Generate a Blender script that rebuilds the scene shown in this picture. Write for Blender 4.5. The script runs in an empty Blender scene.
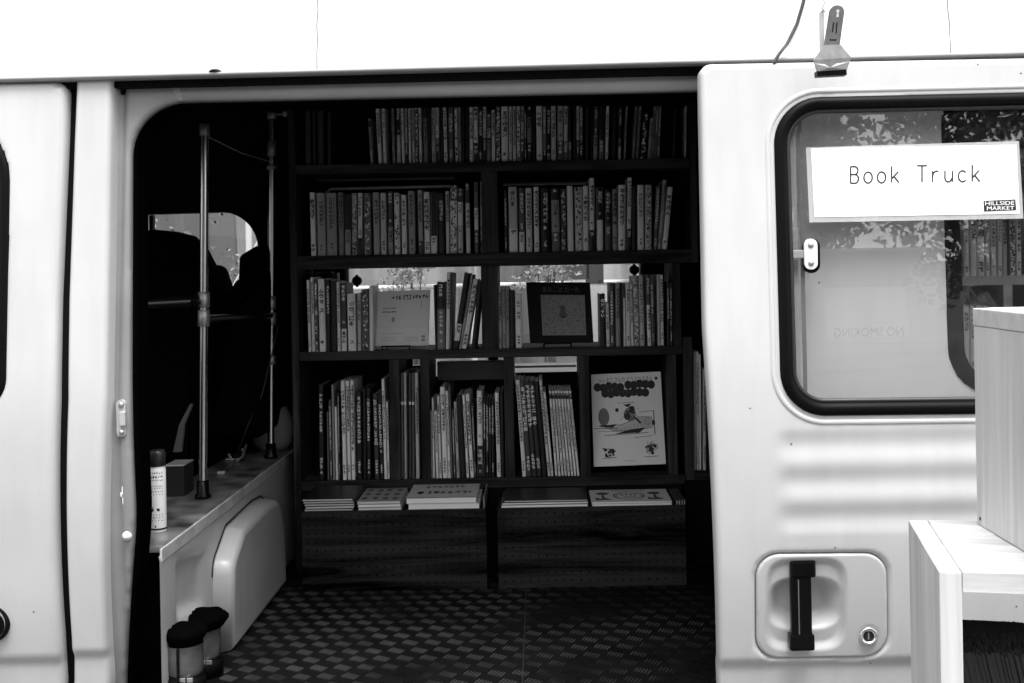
import bpy, bmesh, math, random
import numpy as np
from mathutils import Vector, Matrix
from mathutils.geometry import tessellate_polygon

# ------------------------------------------------------------------ camera, world, sun, exposure
S = bpy.context.scene
COL = S.collection
F, D, VX, VY, ROLL, CZ = 1118.0, 2.15, 540.0, 265.0, 0.018, 1.507   # focal (px), distance to van side, view centre, roll, eye height
cam = bpy.data.objects.new('camera', bpy.data.cameras.new('camera'))
COL.objects.link(cam)
cam.location = (0, -D, CZ)
cam.rotation_euler = (Matrix.Rotation(math.radians(90), 3, 'X') @ Matrix.Rotation(-math.atan(ROLL), 3, 'Z')).to_euler()
cam.data.sensor_width = 36
cam.data.lens = 36 * F / 1024
cam.data.shift_x = (512 - VX) / 1024
cam.data.shift_y = -(341.5 - VY) / 1024
cam.data.clip_start = .05
cam.data.clip_end = 500
S.camera = cam

SUN_EL, SUN_AZ = math.radians(68), math.radians(12)      # azimuth measured from -Y (camera side) towards +X
w = bpy.data.worlds.new('World'); S.world = w; w.use_nodes = True
nt = w.node_tree; bg = nt.nodes['Background']
sky = nt.nodes.new('ShaderNodeTexSky'); sky.sky_type = 'NISHITA'; sky.sun_disc = False
sky.sun_elevation = SUN_EL; sky.sun_rotation = math.pi - SUN_AZ; sky.dust_density = 3
bwn = nt.nodes.new('ShaderNodeRGBToBW')
nt.links.new(sky.outputs[0], bwn.inputs[0]); nt.links.new(bwn.outputs[0], bg.inputs[0])
bg.inputs[1].default_value = .15
sl = bpy.data.lights.new('sun', 'SUN'); sl.energy = 1.0; sl.angle = math.radians(30); sl.color = (1, 1, 1)
so = bpy.data.objects.new('sun', sl); COL.objects.link(so)
sd = Vector((math.sin(SUN_AZ) * math.cos(SUN_EL), -math.cos(SUN_AZ) * math.cos(SUN_EL), math.sin(SUN_EL)))
so.rotation_euler = sd.to_track_quat('Z', 'Y').to_euler(); so.location = (1, -6, 8)
S.view_settings.view_transform = 'Standard'; S.view_settings.look = 'None'
S.view_settings.exposure = 1.7; S.view_settings.gamma = 1
S.render.engine = 'CYCLES'
S.cycles.max_bounces = 8; S.cycles.transparent_max_bounces = 12

# ------------------------------------------------------------------ projection helpers
_c, _s = math.cos(math.atan(ROLL)), math.sin(math.atan(ROLL))
def rot(px, py):
    dx, dy = px - VX, py - VY
    return dx * _c - dy * _s, dx * _s + dy * _c
def W(px, py, Y):                       # the point of the plane y = Y seen at a pixel
    a, b = rot(px, py); Z = D + Y
    return Vector((a * Z / F, Y, CZ - b * Z / F))
def WX(px, py, X):                      # the point of the plane x = X seen at a pixel
    a, b = rot(px, py); Z = X * F / a
    return Vector((X, Z - D, CZ - b * Z / F))
def skin(z):                            # outward curve of the van side
    if z >= 1.34: return .105 * (z - 1.25)
    if z >= 1.16: return .105 * (z - 1.16) ** 2 / .36
    return .27 * (1.16 - z) ** 2
def SK(px, py, off=0):                  # (x, z) of a pixel on the curved side
    Y = off
    for _ in range(6):
        p = W(px, py, Y); Y = skin(p.z) + off
    return (p.x, p.z)

# ------------------------------------------------------------------ materials
MATS = {}
def mat(name, g, rough=.5, metal=0, noise=None, bump=None, coat=0, spec=.5, wood=None):
    if name in MATS: return MATS[name]
    m = bpy.data.materials.new(name); m.use_nodes = True; MATS[name] = m
    n = m.node_tree; b = n.nodes['Principled BSDF']
    b.inputs['Base Color'].default_value = (g, g, g, 1)
    b.inputs['Roughness'].default_value = rough; b.inputs['Metallic'].default_value = metal
    b.inputs['Specular IOR Level'].default_value = spec
    b.inputs['Coat Weight'].default_value = coat; b.inputs['Coat Roughness'].default_value = .12
    tc = n.nodes.new('ShaderNodeTexCoord')
    if noise:                           # (scale, low, high[, contrast])
        t = n.nodes.new('ShaderNodeTexNoise'); t.inputs['Scale'].default_value = noise[0]; t.inputs['Detail'].default_value = 8
        n.links.new(tc.outputs['Object'], t.inputs['Vector'])
        r = n.nodes.new('ShaderNodeValToRGB'); k = noise[3] if len(noise) > 3 else .2
        r.color_ramp.elements[0].position = .5 - k; r.color_ramp.elements[1].position = .5 + k
        r.color_ramp.elements[0].color = (noise[1],) * 3 + (1,); r.color_ramp.elements[1].color = (noise[2],) * 3 + (1,)
        n.links.new(t.outputs[0], r.inputs[0]); n.links.new(r.outputs[0], b.inputs['Base Color'])
    if wood:                            # (axis stretched, low, high, scale)
        mp = n.nodes.new('ShaderNodeMapping'); sc = [1, 1, 1]; sc[wood[0]] = .07
        mp.inputs['Scale'].default_value = sc; n.links.new(tc.outputs['Object'], mp.inputs[0])
        t = n.nodes.new('ShaderNodeTexNoise'); t.inputs['Scale'].default_value = wood[3]; t.inputs['Detail'].default_value = 9
        t.inputs['Roughness'].default_value = .65; t.inputs['Distortion'].default_value = .6
        n.links.new(mp.outputs[0], t.inputs['Vector'])
        r = n.nodes.new('ShaderNodeValToRGB'); r.color_ramp.elements[0].position = .38; r.color_ramp.elements[1].position = .60
        r.color_ramp.elements[0].color = (wood[1],) * 3 + (1,); r.color_ramp.elements[1].color = (wood[2],) * 3 + (1,)
        n.links.new(t.outputs[0], r.inputs[0]); n.links.new(r.outputs[0], b.inputs['Base Color'])
        bp = n.nodes.new('ShaderNodeBump'); bp.inputs['Strength'].default_value = .25; bp.inputs['Distance'].default_value = .002
        n.links.new(t.outputs[0], bp.inputs['Height']); n.links.new(bp.outputs[0], b.inputs['Normal'])
    if bump:                            # (scale, strength, distance)
        t = n.nodes.new('ShaderNodeTexNoise'); t.inputs['Scale'].default_value = bump[0]; t.inputs['Detail'].default_value = 5
        n.links.new(tc.outputs['Object'], t.inputs['Vector'])
        bp = n.nodes.new('ShaderNodeBump'); bp.inputs['Strength'].default_value = bump[1]; bp.inputs['Distance'].default_value = bump[2]
        n.links.new(t.outputs[0], bp.inputs['Height']); n.links.new(bp.outputs[0], b.inputs['Normal'])
    return m
def grey(g, rough=.55):
    g = round(g, 3)
    return mat('cover_%s' % str(g).replace('.', '_'), g, rough)
def book_tone(t, gain=1.0):
    return grey(max(.004, min(.82, gain * 6.5 * (max(t, .02) ** 2.5))), .5)

def glass_mat(name, tint=1.0, rough=0.0, f0=.075):
    m = bpy.data.materials.new(name); m.use_nodes = True; n = m.node_tree; n.nodes.clear()
    o = n.nodes.new('ShaderNodeOutputMaterial'); mx = n.nodes.new('ShaderNodeMixShader')
    t = n.nodes.new('ShaderNodeBsdfTransparent'); g = n.nodes.new('ShaderNodeBsdfGlossy')
    geo = n.nodes.new('ShaderNodeNewGeometry'); dt = n.nodes.new('ShaderNodeVectorMath'); dt.operation = 'DOT_PRODUCT'
    n.links.new(geo.outputs['Normal'], dt.inputs[0]); n.links.new(geo.outputs['Incoming'], dt.inputs[1])
    ab = n.nodes.new('ShaderNodeMath'); ab.operation = 'ABSOLUTE'; n.links.new(dt.outputs['Value'], ab.inputs[0])
    om = n.nodes.new('ShaderNodeMath'); om.operation = 'SUBTRACT'; om.inputs[0].default_value = 1; n.links.new(ab.outputs[0], om.inputs[1])
    pw = n.nodes.new('ShaderNodeMath'); pw.operation = 'POWER'; pw.inputs[1].default_value = 5; n.links.new(om.outputs[0], pw.inputs[0])
    f = n.nodes.new('ShaderNodeMath'); f.operation = 'MULTIPLY_ADD'; f.inputs[1].default_value = 1 - f0; f.inputs[2].default_value = f0; n.links.new(pw.outputs[0], f.inputs[0])
    g.inputs['Roughness'].default_value = rough; t.inputs[0].default_value = (tint,) * 3 + (1,)
    n.links.new(f.outputs[0], mx.inputs[0]); n.links.new(t.outputs[0], mx.inputs[1]); n.links.new(g.outputs[0], mx.inputs[2])
    n.links.new(mx.outputs[0], o.inputs[0]); return m
def film_mat(name, mixv, g):
    m = bpy.data.materials.new(name); m.use_nodes = True; n = m.node_tree; n.nodes.clear()
    o = n.nodes.new('ShaderNodeOutputMaterial'); mx = n.nodes.new('ShaderNodeMixShader')
    t = n.nodes.new('ShaderNodeBsdfTransparent'); p = n.nodes.new('ShaderNodeBsdfPrincipled')
    p.inputs['Base Color'].default_value = (g, g, g, 1); p.inputs['Roughness'].default_value = .3
    mx.inputs[0].default_value = mixv
    n.links.new(t.outputs[0], mx.inputs[1]); n.links.new(p.outputs[0], mx.inputs[2]); n.links.new(mx.outputs[0], o.inputs[0]); return m

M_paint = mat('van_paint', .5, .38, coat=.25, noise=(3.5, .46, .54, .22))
def add_specks(m, g):
    n = m.node_tree; b = n.nodes['Principled BSDF']; src = b.inputs['Base Color'].links[0].from_socket
    tc = n.nodes.new('ShaderNodeTexCoord'); v = n.nodes.new('ShaderNodeTexVoronoi'); v.inputs['Scale'].default_value = 26
    n.links.new(tc.outputs['Object'], v.inputs['Vector'])
    wn = n.nodes.new('ShaderNodeMath'); wn.operation = 'LESS_THAN'; wn.inputs[1].default_value = .055; n.links.new(v.outputs['Distance'], wn.inputs[0])
    c = n.nodes.new('ShaderNodeSeparateColor'); n.links.new(v.outputs['Color'], c.inputs[0])
    l2 = n.nodes.new('ShaderNodeMath'); l2.operation = 'LESS_THAN'; l2.inputs[1].default_value = .16; n.links.new(c.outputs[0], l2.inputs[0])
    mu = n.nodes.new('ShaderNodeMath'); mu.operation = 'MULTIPLY'; n.links.new(wn.outputs[0], mu.inputs[0]); n.links.new(l2.outputs[0], mu.inputs[1])
    mx = n.nodes.new('ShaderNodeMix'); mx.data_type = 'RGBA'; n.links.new(mu.outputs[0], mx.inputs[0]); n.links.new(src, mx.inputs[6]); mx.inputs[7].default_value = (g, g, g, 1)
    st = n.nodes.new('ShaderNodeTexNoise'); st.inputs['Scale'].default_value = 7; st.inputs['Detail'].default_value = 6; mp = n.nodes.new('ShaderNodeMapping'); mp.inputs['Scale'].default_value = (5, 5, .5)
    n.links.new(tc.outputs['Object'], mp.inputs[0]); n.links.new(mp.outputs[0], st.inputs['Vector'])
    rr = n.nodes.new('ShaderNodeMapRange'); rr.inputs[1].default_value = .42; rr.inputs[2].default_value = .7; rr.inputs[3].default_value = 1; rr.inputs[4].default_value = .95; n.links.new(st.outputs[0], rr.inputs[0])
    m2 = n.nodes.new('ShaderNodeVectorMath'); m2.operation = 'SCALE'; n.links.new(mx.outputs[2], m2.inputs[0]); n.links.new(rr.outputs[0], m2.inputs['Scale'])
    n.links.new(m2.outputs[0], b.inputs['Base Color'])
    bt = n.nodes.new('ShaderNodeTexNoise'); bt.inputs['Scale'].default_value = 4; bp = n.nodes.new('ShaderNodeBump'); bp.inputs['Strength'].default_value = .25; bp.inputs['Distance'].default_value = .006
    n.links.new(tc.outputs['Object'], bt.inputs['Vector']); n.links.new(bt.outputs[0], bp.inputs['Height']); n.links.new(bp.outputs[0], b.inputs['Normal'])
add_specks(M_paint, .12)
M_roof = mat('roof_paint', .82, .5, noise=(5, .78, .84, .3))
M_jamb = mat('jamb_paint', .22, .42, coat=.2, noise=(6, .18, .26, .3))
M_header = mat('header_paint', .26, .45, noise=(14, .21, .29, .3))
M_inner = mat('interior_paint', .42, .42, coat=.2, noise=(7, .35, .46, .25))
add_specks(M_inner, .06)
M_rubber = mat('black_rubber', .003, .4, spec=.08)
M_gap = mat('shadow_gap_seal', .004, .9, spec=.1)
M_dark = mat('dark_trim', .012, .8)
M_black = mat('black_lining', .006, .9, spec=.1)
M_seat = mat('black_seat_cloth', .003, .95, spec=.03, bump=(300, .4, .001))
M_floor = mat('tread_plate', .004, .6, spec=.1, noise=(9, .0015, .006, .25))
M_bar = mat('tread_bar_metal', .05, .5, metal=.4, noise=(4, .002, .10, .12))
M_wood = mat('dark_shelf_wood', .03, .6, spec=.2, wood=(0, .002, .045, 26))
M_woodv = mat('dark_post_wood', .03, .6, spec=.2, wood=(2, .002, .045, 26))
M_box = mat('dark_pegboard', .03, .8, spec=.03, wood=(0, .0005, .030, 22))
M_crate_top = mat('pale_pine', .7, .6, wood=(0, .42, .64, 16))
M_crate_side = mat('pale_pine_upright', .7, .6, wood=(2, .44, .62, 14))
M_steel = mat('steel_tube', .62, .2, metal=1)
M_joint = mat('cast_joint', .45, .45, metal=.8)
M_chrome = mat('chrome', .8, .12, metal=1)
M_white = mat('white_card', .86, .5)
M_ink = mat('black_ink', .008, .6)
M_paper = mat('paper_pages', .62, .8, noise=(180, .5, .68, .3))
M_plast = mat('black_plastic', .003, .25, spec=.15)
M_glass = glass_mat('window_glass', .93)
M_glass2 = glass_mat('far_window_glass', .9)

# ------------------------------------------------------------------ object helpers
def tag(o, label=None, cat=None, group=None, kind=None):
    if label: o['label'] = label
    if cat: o['category'] = cat
    if group: o['group'] = group
    if kind: o['kind'] = kind
    return o
def thing(name, label, cat, loc=(0, 0, 0), group=None, rz=0):
    o = bpy.data.objects.new(name, None); COL.objects.link(o); o.location = loc; o.rotation_euler = (0, 0, rz)
    o.empty_display_size = .05
    return tag(o, label, cat, group)
def link(name, me, mats, parent=None, loc=None):
    o = bpy.data.objects.new(name, me); COL.objects.link(o)
    for m in (mats if isinstance(mats, (list, tuple)) else [mats]): me.materials.append(m)
    if parent is not None: o.parent = parent
    if loc is not None: o.location = loc
    return o
class MB:
    """collects shapes in world (or local) space into one mesh"""
    def __init__(s): s.v = []; s.f = []; s.m = []; s.sm = []
    def add(s, vs, fs, mi=0, smooth=False):
        k = len(s.v); s.v += [tuple(v) for v in vs]
        for f in fs: s.f.append(tuple(i + k for i in f)); s.m.append(mi); s.sm.append(smooth)
    def box(s, a, b, mi=0, R=None, c=None, bev=0):
        x0, y0, z0 = a; x1, y1, z1 = b
        if bev:
            bm = bmesh.new(); bmesh.ops.create_cube(bm, size=1)
            for v in bm.verts: v.co = Vector(((x0 + x1) / 2 + v.co.x * (x1 - x0), (y0 + y1) / 2 + v.co.y * (y1 - y0), (z0 + z1) / 2 + v.co.z * (z1 - z0)))
            bmesh.ops.bevel(bm, geom=bm.edges[:], offset=bev, segments=2, affect='EDGES', profile=.6)
            vs = [v.co.copy() for v in bm.verts]; bm.verts.index_update(); fs = [[v.index for v in f.verts] for f in bm.faces]; bm.free()
        else:
            vs = [Vector(p) for p in ((x0, y0, z0), (x1, y0, z0), (x1, y1, z0), (x0, y1, z0), (x0, y0, z1), (x1, y0, z1), (x1, y1, z1), (x0, y1, z1))]
            fs = [(0, 3, 2, 1), (4, 5, 6, 7), (0, 1, 5, 4), (1, 2, 6, 5), (2, 3, 7, 6), (3, 0, 4, 7)]
        if R is not None:
            c = Vector(c or (0, 0, 0)); vs = [R @ (v - c) + c for v in vs]
        s.add(vs, fs, mi); return s
    def tube(s, pts, r, mi=0, n=12, caps=True):
        pts = [Vector(p) for p in pts]; rs = r if isinstance(r, (list, tuple)) else [r] * len(pts)
        vs = []; fs = []; up = None
        for i, p in enumerate(pts):
            d = (pts[min(i + 1, len(pts) - 1)] - pts[max(i - 1, 0)]).normalized()
            if up is None: up = d.orthogonal().normalized()
            up = (up - d * up.dot(d)).normalized(); sd_ = d.cross(up)
            for k in range(n):
                a = 2 * math.pi * k / n; vs.append(p + (up * math.cos(a) + sd_ * math.sin(a)) * rs[i])
        for i in range(len(pts) - 1):
            for k in range(n): fs.append((i * n + k, i * n + (k + 1) % n, (i + 1) * n + (k + 1) % n, (i + 1) * n + k))
        s.add(vs, fs, mi, True)
        if caps:
            s.add(vs[:n], [tuple(range(n - 1, -1, -1))], mi); s.add(vs[-n:], [tuple(range(n))], mi)
        return s
    def lathe(s, prof, c, mi=0, n=32, axis='Z'):
        vs = []; fs = []
        for r, h in prof:
            for k in range(n):
                a = 2 * math.pi * k / n
                if axis == 'Z': vs.append((c[0] + r * math.cos(a), c[1] + r * math.sin(a), c[2] + h))
                else: vs.append((c[0] + r * math.cos(a), c[1] + h, c[2] + r * math.sin(a)))
        for i in range(len(prof) - 1):
            for k in range(n):
                q = (i * n + k, i * n + (k + 1) % n, (i + 1) * n + (k + 1) % n, (i + 1) * n + k)
                fs.append(q if axis == 'Z' else q[::-1])
        s.add(vs, fs, mi, True); return s
    def prism(s, poly, ext, mi=0):      # polygon (3D points) extruded by a vector
        n = len(poly); P = [Vector(p) for p in poly]; Q = [p + Vector(ext) for p in P]
        tri = tessellate_polygon([P])
        s.add(P + Q, [tuple(t) for t in tri] + [tuple(i + n for i in t[::-1]) for t in tri] + [(i, (i + 1) % n, n + (i + 1) % n, n + i) for i in range(n)], mi); return s
    def quad(s, a, b, c, d, mi=0): s.add([a, b, c, d], [(0, 1, 2, 3)], mi); return s
    def build(s, name, mats, parent=None, loc=None, fix=True, bevel=0):
        me = bpy.data.meshes.new(name); me.from_pydata(s.v, [], s.f)
        me.polygons.foreach_set('material_index', s.m); me.polygons.foreach_set('use_smooth', s.sm)
        o = link(name, me, mats, parent, loc)
        if fix:
            bm = bmesh.new(); bm.from_mesh(me); bmesh.ops.recalc_face_normals(bm, faces=bm.faces[:]); bm.to_mesh(me); bm.free()
        if bevel:
            b = o.modifiers.new('bevel', 'BEVEL'); b.width = bevel; b.segments = 2; b.limit_method = 'ANGLE'
        return o

def fillet(pts, radii, n=9):
    out = []; N = len(pts)
    for i, p in enumerate(pts):
        r = radii[i] if isinstance(radii, (list, tuple)) else radii
        p = Vector(p[:2]); a = Vector(pts[i - 1][:2]) - p; b = Vector(pts[(i + 1) % N][:2]) - p
        if r <= 0: out.append(tuple(p)); continue
        la, lb = a.length, b.length; a.normalize(); b.normalize()
        ang = a.angle(b); t = min(r / math.tan(ang / 2), la * .48, lb * .48); r2 = t * math.tan(ang / 2)
        cen = p + (a + b).normalized() * (r2 / math.sin(ang / 2))
        s0 = p + a * t - cen; s1 = p + b * t - cen
        a0 = math.atan2(s0.y, s0.x); a1 = math.atan2(s1.y, s1.x); d = (a1 - a0 + math.pi) % (2 * math.pi) - math.pi
        for k in range(n + 1):
            th = a0 + d * k / n; out.append((cen.x + r2 * math.cos(th), cen.y + r2 * math.sin(th)))
    return out
def sdf_poly(P, poly):
    poly = np.array(poly); n = len(poly); best = np.full(len(P), 1e9); near = np.zeros_like(P); ins = np.zeros(len(P), bool)
    for i in range(n):
        a = poly[i]; b = poly[(i + 1) % n]; ab = b - a; L = (ab ** 2).sum()
        if L < 1e-14: continue
        t = np.clip(((P - a) @ ab) / L, 0, 1); q = a + t[:, None] * ab; d = np.hypot(*(P - q).T)
        m = d < best; best[m] = d[m]; near[m] = q[m]
        c = ((a[1] > P[:, 1]) != (b[1] > P[:, 1]))
        xx = a[0] + (P[:, 1] - a[1]) * ab[0] / (ab[1] if abs(ab[1]) > 1e-12 else 1e-12)
        ins ^= c & (P[:, 0] < xx)
    return np.where(ins, -best, best), near
def panel(name, outline, holes, yfun, cell, material, parent, thick=.02, edge=.004, warp=None):
    """pressed sheet: outline and holes in (x, z); yfun gives the depth of each point; edges roll back by `edge` and return by `thick`"""
    o = np.array(outline); x0, z0 = o.min(0) - cell; x1, z1 = o.max(0) + cell
    nx = int((x1 - x0) / cell) + 2; nz = int((z1 - z0) / cell) + 2
    gx, gz = np.meshgrid(x0 + np.arange(nx) * cell, z0 + np.arange(nz) * cell, indexing='ij')
    P = np.stack([gx.ravel(), gz.ravel()], 1)
    if warp:                            # grid columns follow the left (and right) edge of the sheet
        zs_ = P[:, 1]; fl = np.interp(zs_, *warp[0]); fr = np.interp(zs_, *warp[1]); wid = float(np.median(fr - fl)); nc = max(2, round(wid / cell))
        i_ = np.rint((P[:, 0] - x0) / cell); i0 = round((float(np.median(fl)) - x0) / cell)
        P = np.stack([fl + (i_ - i0) / nc * (fr - fl), zs_], 1)
    sdv, near = sdf_poly(P, outline)
    for h in holes:
        s2, n2 = sdf_poly(P, h); s2 = -s2; m = s2 > sdv; sdv = np.where(m, s2, sdv); near[m] = n2[m]
    idx = np.arange(nx * nz).reshape(nx, nz)
    q = np.stack([idx[:-1, :-1], idx[1:, :-1], idx[1:, 1:], idx[:-1, 1:]], -1).reshape(-1, 4)
    q = q[sdv[q].mean(1) < 0]
    cnt = np.bincount(q.ravel(), minlength=nx * nz); bnd = (cnt > 0) & (cnt < 4)
    P[bnd] = near[bnd]; sdv[bnd] = 0
    used = np.unique(q); remap = -np.ones(nx * nz, int); remap[used] = np.arange(len(used)); q = remap[q]
    X, Zc, s3 = P[used, 0], P[used, 1], sdv[used]
    Y = np.array([yfun(a, b) for a, b in zip(X, Zc)])
    if edge:
        u = np.clip((s3 + edge) / edge, 0, 1); Y = Y + edge * (1 - np.sqrt(np.maximum(0, 1 - u * u)))
    me = bpy.data.meshes.new(name); me.from_pydata(np.stack([X, Y, Zc], 1).tolist(), [], q.tolist())
    bm = bmesh.new(); bm.from_mesh(me); bmesh.ops.remove_doubles(bm, verts=bm.verts[:], dist=1e-5)
    if thick:
        r = bmesh.ops.extrude_edge_only(bm, edges=[e for e in bm.edges if e.is_boundary])
        for v in [g for g in r['geom'] if isinstance(g, bmesh.types.BMVert)]: v.co.y += thick
    for f in bm.faces: f.smooth = True
    bm.to_mesh(me); bm.free()
    return link(name, me, material, parent)
def ring(name, outline, wi, y0, prof_h, material, parent, yfun=None):
    """gasket: strip of width wi centred on a closed outline in (x, z), bulging towards the camera"""
    n = len(outline); mb = MB(); prof = [(-.5, .25), (-.38, -.6), (0, -1), (.38, -.6), (.5, .25)]; vs = []
    for i, p in enumerate(outline):
        a = Vector(outline[i - 1]); b = Vector(outline[(i + 1) % n]); d = (b - a).normalized(); nrm = Vector((d.y, -d.x))
        for u, hh in prof:
            q = Vector(p) + nrm * u * wi; vs.append((q.x, (yfun(q.x, q.y) if yfun else 0) + y0 + hh * prof_h, q.y))
    m = len(prof); fs = []
    for i in range(n):
        j = (i + 1) % n
        for k in range(m - 1): fs.append((i * m + k, i * m + k + 1, j * m + k + 1, j * m + k))
    mb.add(vs, fs, 0, True); return mb.build(name, material, parent)
def dens(poly, step):
    out = []
    for i, a in enumerate(poly):
        b = poly[(i + 1) % len(poly)]; L = math.dist(a, b); k = max(1, int(L / step))
        for j in range(k): out.append((a[0] + (b[0] - a[0]) * j / k, a[1] + (b[1] - a[1]) * j / k))
    return out
def offset_scale(poly, d):              # grow a convex outline by d
    n = len(poly); out = []; A = sum(poly[i][0] * poly[(i + 1) % n][1] - poly[(i + 1) % n][0] * poly[i][1] for i in range(n))
    sg = 1 if A > 0 else -1
    for i, p in enumerate(poly):
        a = Vector(poly[i - 1]); b = Vector(poly[(i + 1) % n]); t = (b - a).normalized(); out.append((p[0] + t.y * d * sg, p[1] - t.x * d * sg))
    return out

def text_mesh(body, size, sx=1.0, bold=0.0, spacing=1.0):
    """flat lettering in the xz plane: returns (verts, faces, width) with the left foot at the origin"""
    c = bpy.data.curves.new('lettering', 'FONT'); c.body = body; c.size = size; c.offset = bold; c.space_character = spacing; c.resolution_u = 3
    o = bpy.data.objects.new('lettering', c); COL.objects.link(o)
    dg = bpy.context.evaluated_depsgraph_get(); me = bpy.data.meshes.new_from_object(o.evaluated_get(dg))
    vs = [(v.co.x * sx, 0, v.co.y) for v in me.vertices]; fs = [tuple(p.vertices) for p in me.polygons]
    bpy.data.objects.remove(o); bpy.data.curves.remove(c); bpy.data.meshes.remove(me)
    x1 = max([v[0] for v in vs] or [0]); x0 = min([v[0] for v in vs] or [0])
    return [(v[0] - x0, v[1], v[2]) for v in vs], fs, x1 - x0
def put(mb, tm, fn, mi):                # place flat lettering through a mapping of (x, z)
    vs, fs, _ = tm; mb.add([fn(v[0], v[2]) for v in vs], fs, mi)

rnd = random.Random(7)

# ------------------------------------------------------------------ ground and surroundings
def sheet(name, x0, x1, y0, y1, z, m, kind='structure'):
    mb = MB().quad((x0, y0, z), (x1, y0, z), (x1, y1, z), (x0, y1, z)); o = mb.build(name, m); tag(o, kind=kind); return o
M_conc = mat('asphalt_paving', .09, .85, noise=(3, .07, .12, .3), bump=(60, .3, .004))
M_lot = mat('pale_gravel', .5, .9, noise=(5, .42, .58, .3), bump=(80, .5, .006))
sheet('ground', -120, 120, -120, 120, 0, M_conc)
tag(sheet('pavement', -9, 9, 2.0, 5.2, .05, M_lot), kind='structure')

# ------------------------------------------------------------------ VAN
van = thing('van', 'white van seen side on with its sliding door open on shelves of books', 'van', (0, .75, 0))
bpy.context.view_layer.update()
def vpart(o):                            # keep world coordinates under the van's base
    o.matrix_parent_inverse = van.matrix_world.inverted(); return o
_old_link = link
def link(name, me, mats, parent=None, loc=None):
    o = _old_link(name, me, mats, parent, loc)
    if parent is not None and parent is not None and loc is None:
        r = parent
        while r.parent: r = r.parent
        if parent.type == 'EMPTY': o.matrix_parent_inverse = Matrix.Translation(Vector(r.location)).inverted() if not r.rotation_euler.z else r.matrix_basis.inverted()
    return o
def yskin(off): return lambda x, z: skin(z) + off

def groove(g):                            # the waist-low swage: steps in, then leans out again
    t = min(1, max(0, (.006 - g) / .026)); t = t * t * (3 - 2 * t)
    return .010 * t - .10 * max(0, -g - .020)
# cab door (left edge of the picture)
cd_out = [SK(-330, 86), SK(66.5, 81.5), SK(64.5, 140), SK(57.5, 300), SK(56, 400), SK(60.5, 640), SK(63, 683), SK(68, 880), SK(-330, 880)]
cd_out = dens(fillet(cd_out, [0, .025, .3, .5, .5, .5, .2, 0, 0]), .03)
cd_hole = fillet([SK(-280, 118), SK(7, 118), SK(2, 405), SK(-280, 408)], [.05, .13, .05, .05])
def y_cd(x, z):
    y = skin(z) - .004
    g = (z - SK(30, 657)[1])
    y += groove(g)
    return y
def zx(pts): q = sorted([(p[1], p[0]) for p in pts]); return ([a for a, b in q], [b for a, b in q])
cd_r = [p for p in cd_out if p[0] > SK(40, 300)[0] and SK(60, 878)[1] < p[1] < SK(60, 110)[1]]
cab_door = panel('cab_door', cd_out, [cd_hole], y_cd, .008, M_paint, van, .03, .008, warp=(([0, 3], [SK(-330, 300)[0]] * 2), zx(cd_r)))
ring('window_gasket', dens(cd_hole, .03), .022, 0, .006, M_rubber, cab_door, y_cd)
g = MB(); g.prism([(a, skin(b) + .014, b) for a, b in cd_hole], (0, .004, 0)); g.build('window_glass', M_glass, cab_door)
hp = SK(-3, 622, 0); mb = MB(); mb.lathe([(0, -.002), (.026, -.002), (.030, .004), (.033, -.006), (.037, -.006), (.040, .002)], (hp[0] - .012, y_cd(*hp) - .001, hp[1]), axis='Y', n=40)
mb.build('fuel_latch', M_plast, cab_door)

# dark recess between cab door and pillar, pillar skin, jamb
mb = MB(); a = [SK(55, 76), SK(82, 76), SK(84, 880), SK(50, 880)]
NZ = 30
for i in range(NZ):
    t0, t1 = i / NZ, (i + 1) / NZ; z0 = a[0][1] + (a[3][1] - a[0][1]) * t0; z1 = a[0][1] + (a[3][1] - a[0][1]) * t1
    mb.quad((a[0][0] - .02, skin(z0) + .026, z0), (a[1][0] + .01, skin(z0) + .026, z0), (a[1][0] + .01, skin(z1) + .026, z1), (a[0][0] - .02, skin(z1) + .026, z1))
mb.build('door_gap_seal', M_gap, van)
pl_out = dens([SK(75.5, 78), SK(112, 76), SK(110, 200), SK(107, 400), SK(109, 683), SK(111, 880), SK(76, 880), SK(71.5, 683), SK(70, 640), SK(66.5, 400), SK(67.5, 300), SK(73, 140)], .03)
def y_pl(x, z):
    y = skin(z) - .002; g = z - SK(90, 651)[1]
    y += groove(g)
    return y
_m = (SK(92, 300)[0])
panel('pillar_skin', pl_out, [], y_pl, .006, M_paint, van, .03, .011, warp=(zx([p for p in pl_out if p[0] < _m and p[1] > SK(90, 878)[1]]), zx([p for p in pl_out if p[0] > _m])))

JO = .035
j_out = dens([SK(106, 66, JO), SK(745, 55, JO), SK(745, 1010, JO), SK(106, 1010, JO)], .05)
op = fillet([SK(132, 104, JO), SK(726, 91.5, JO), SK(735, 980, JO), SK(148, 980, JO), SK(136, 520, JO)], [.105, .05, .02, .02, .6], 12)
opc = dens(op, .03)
def y_j(x, z):
    P = SKJ
    y = skin(z) + JO
    # rolled bead a little outside of the opening edge
    d = 0
    y += .010 * math.exp(-((x - SKJ[0]) / .006) ** 2)
    t = (z - SKJ[1]) / .045
    if t > 0 and x > SKJ[2]: y -= .030 * min(t, 1.3) * min(1, (x - SKJ[2]) / .06) * .02
    return y
SKJ = (SK(116, 400, JO)[0], SK(400, 100, JO)[1], SK(150, 90, JO)[0])
jamb = panel('door_frame', j_out, [opc], y_j, .006, M_jamb, van, .012, .012)
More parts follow.
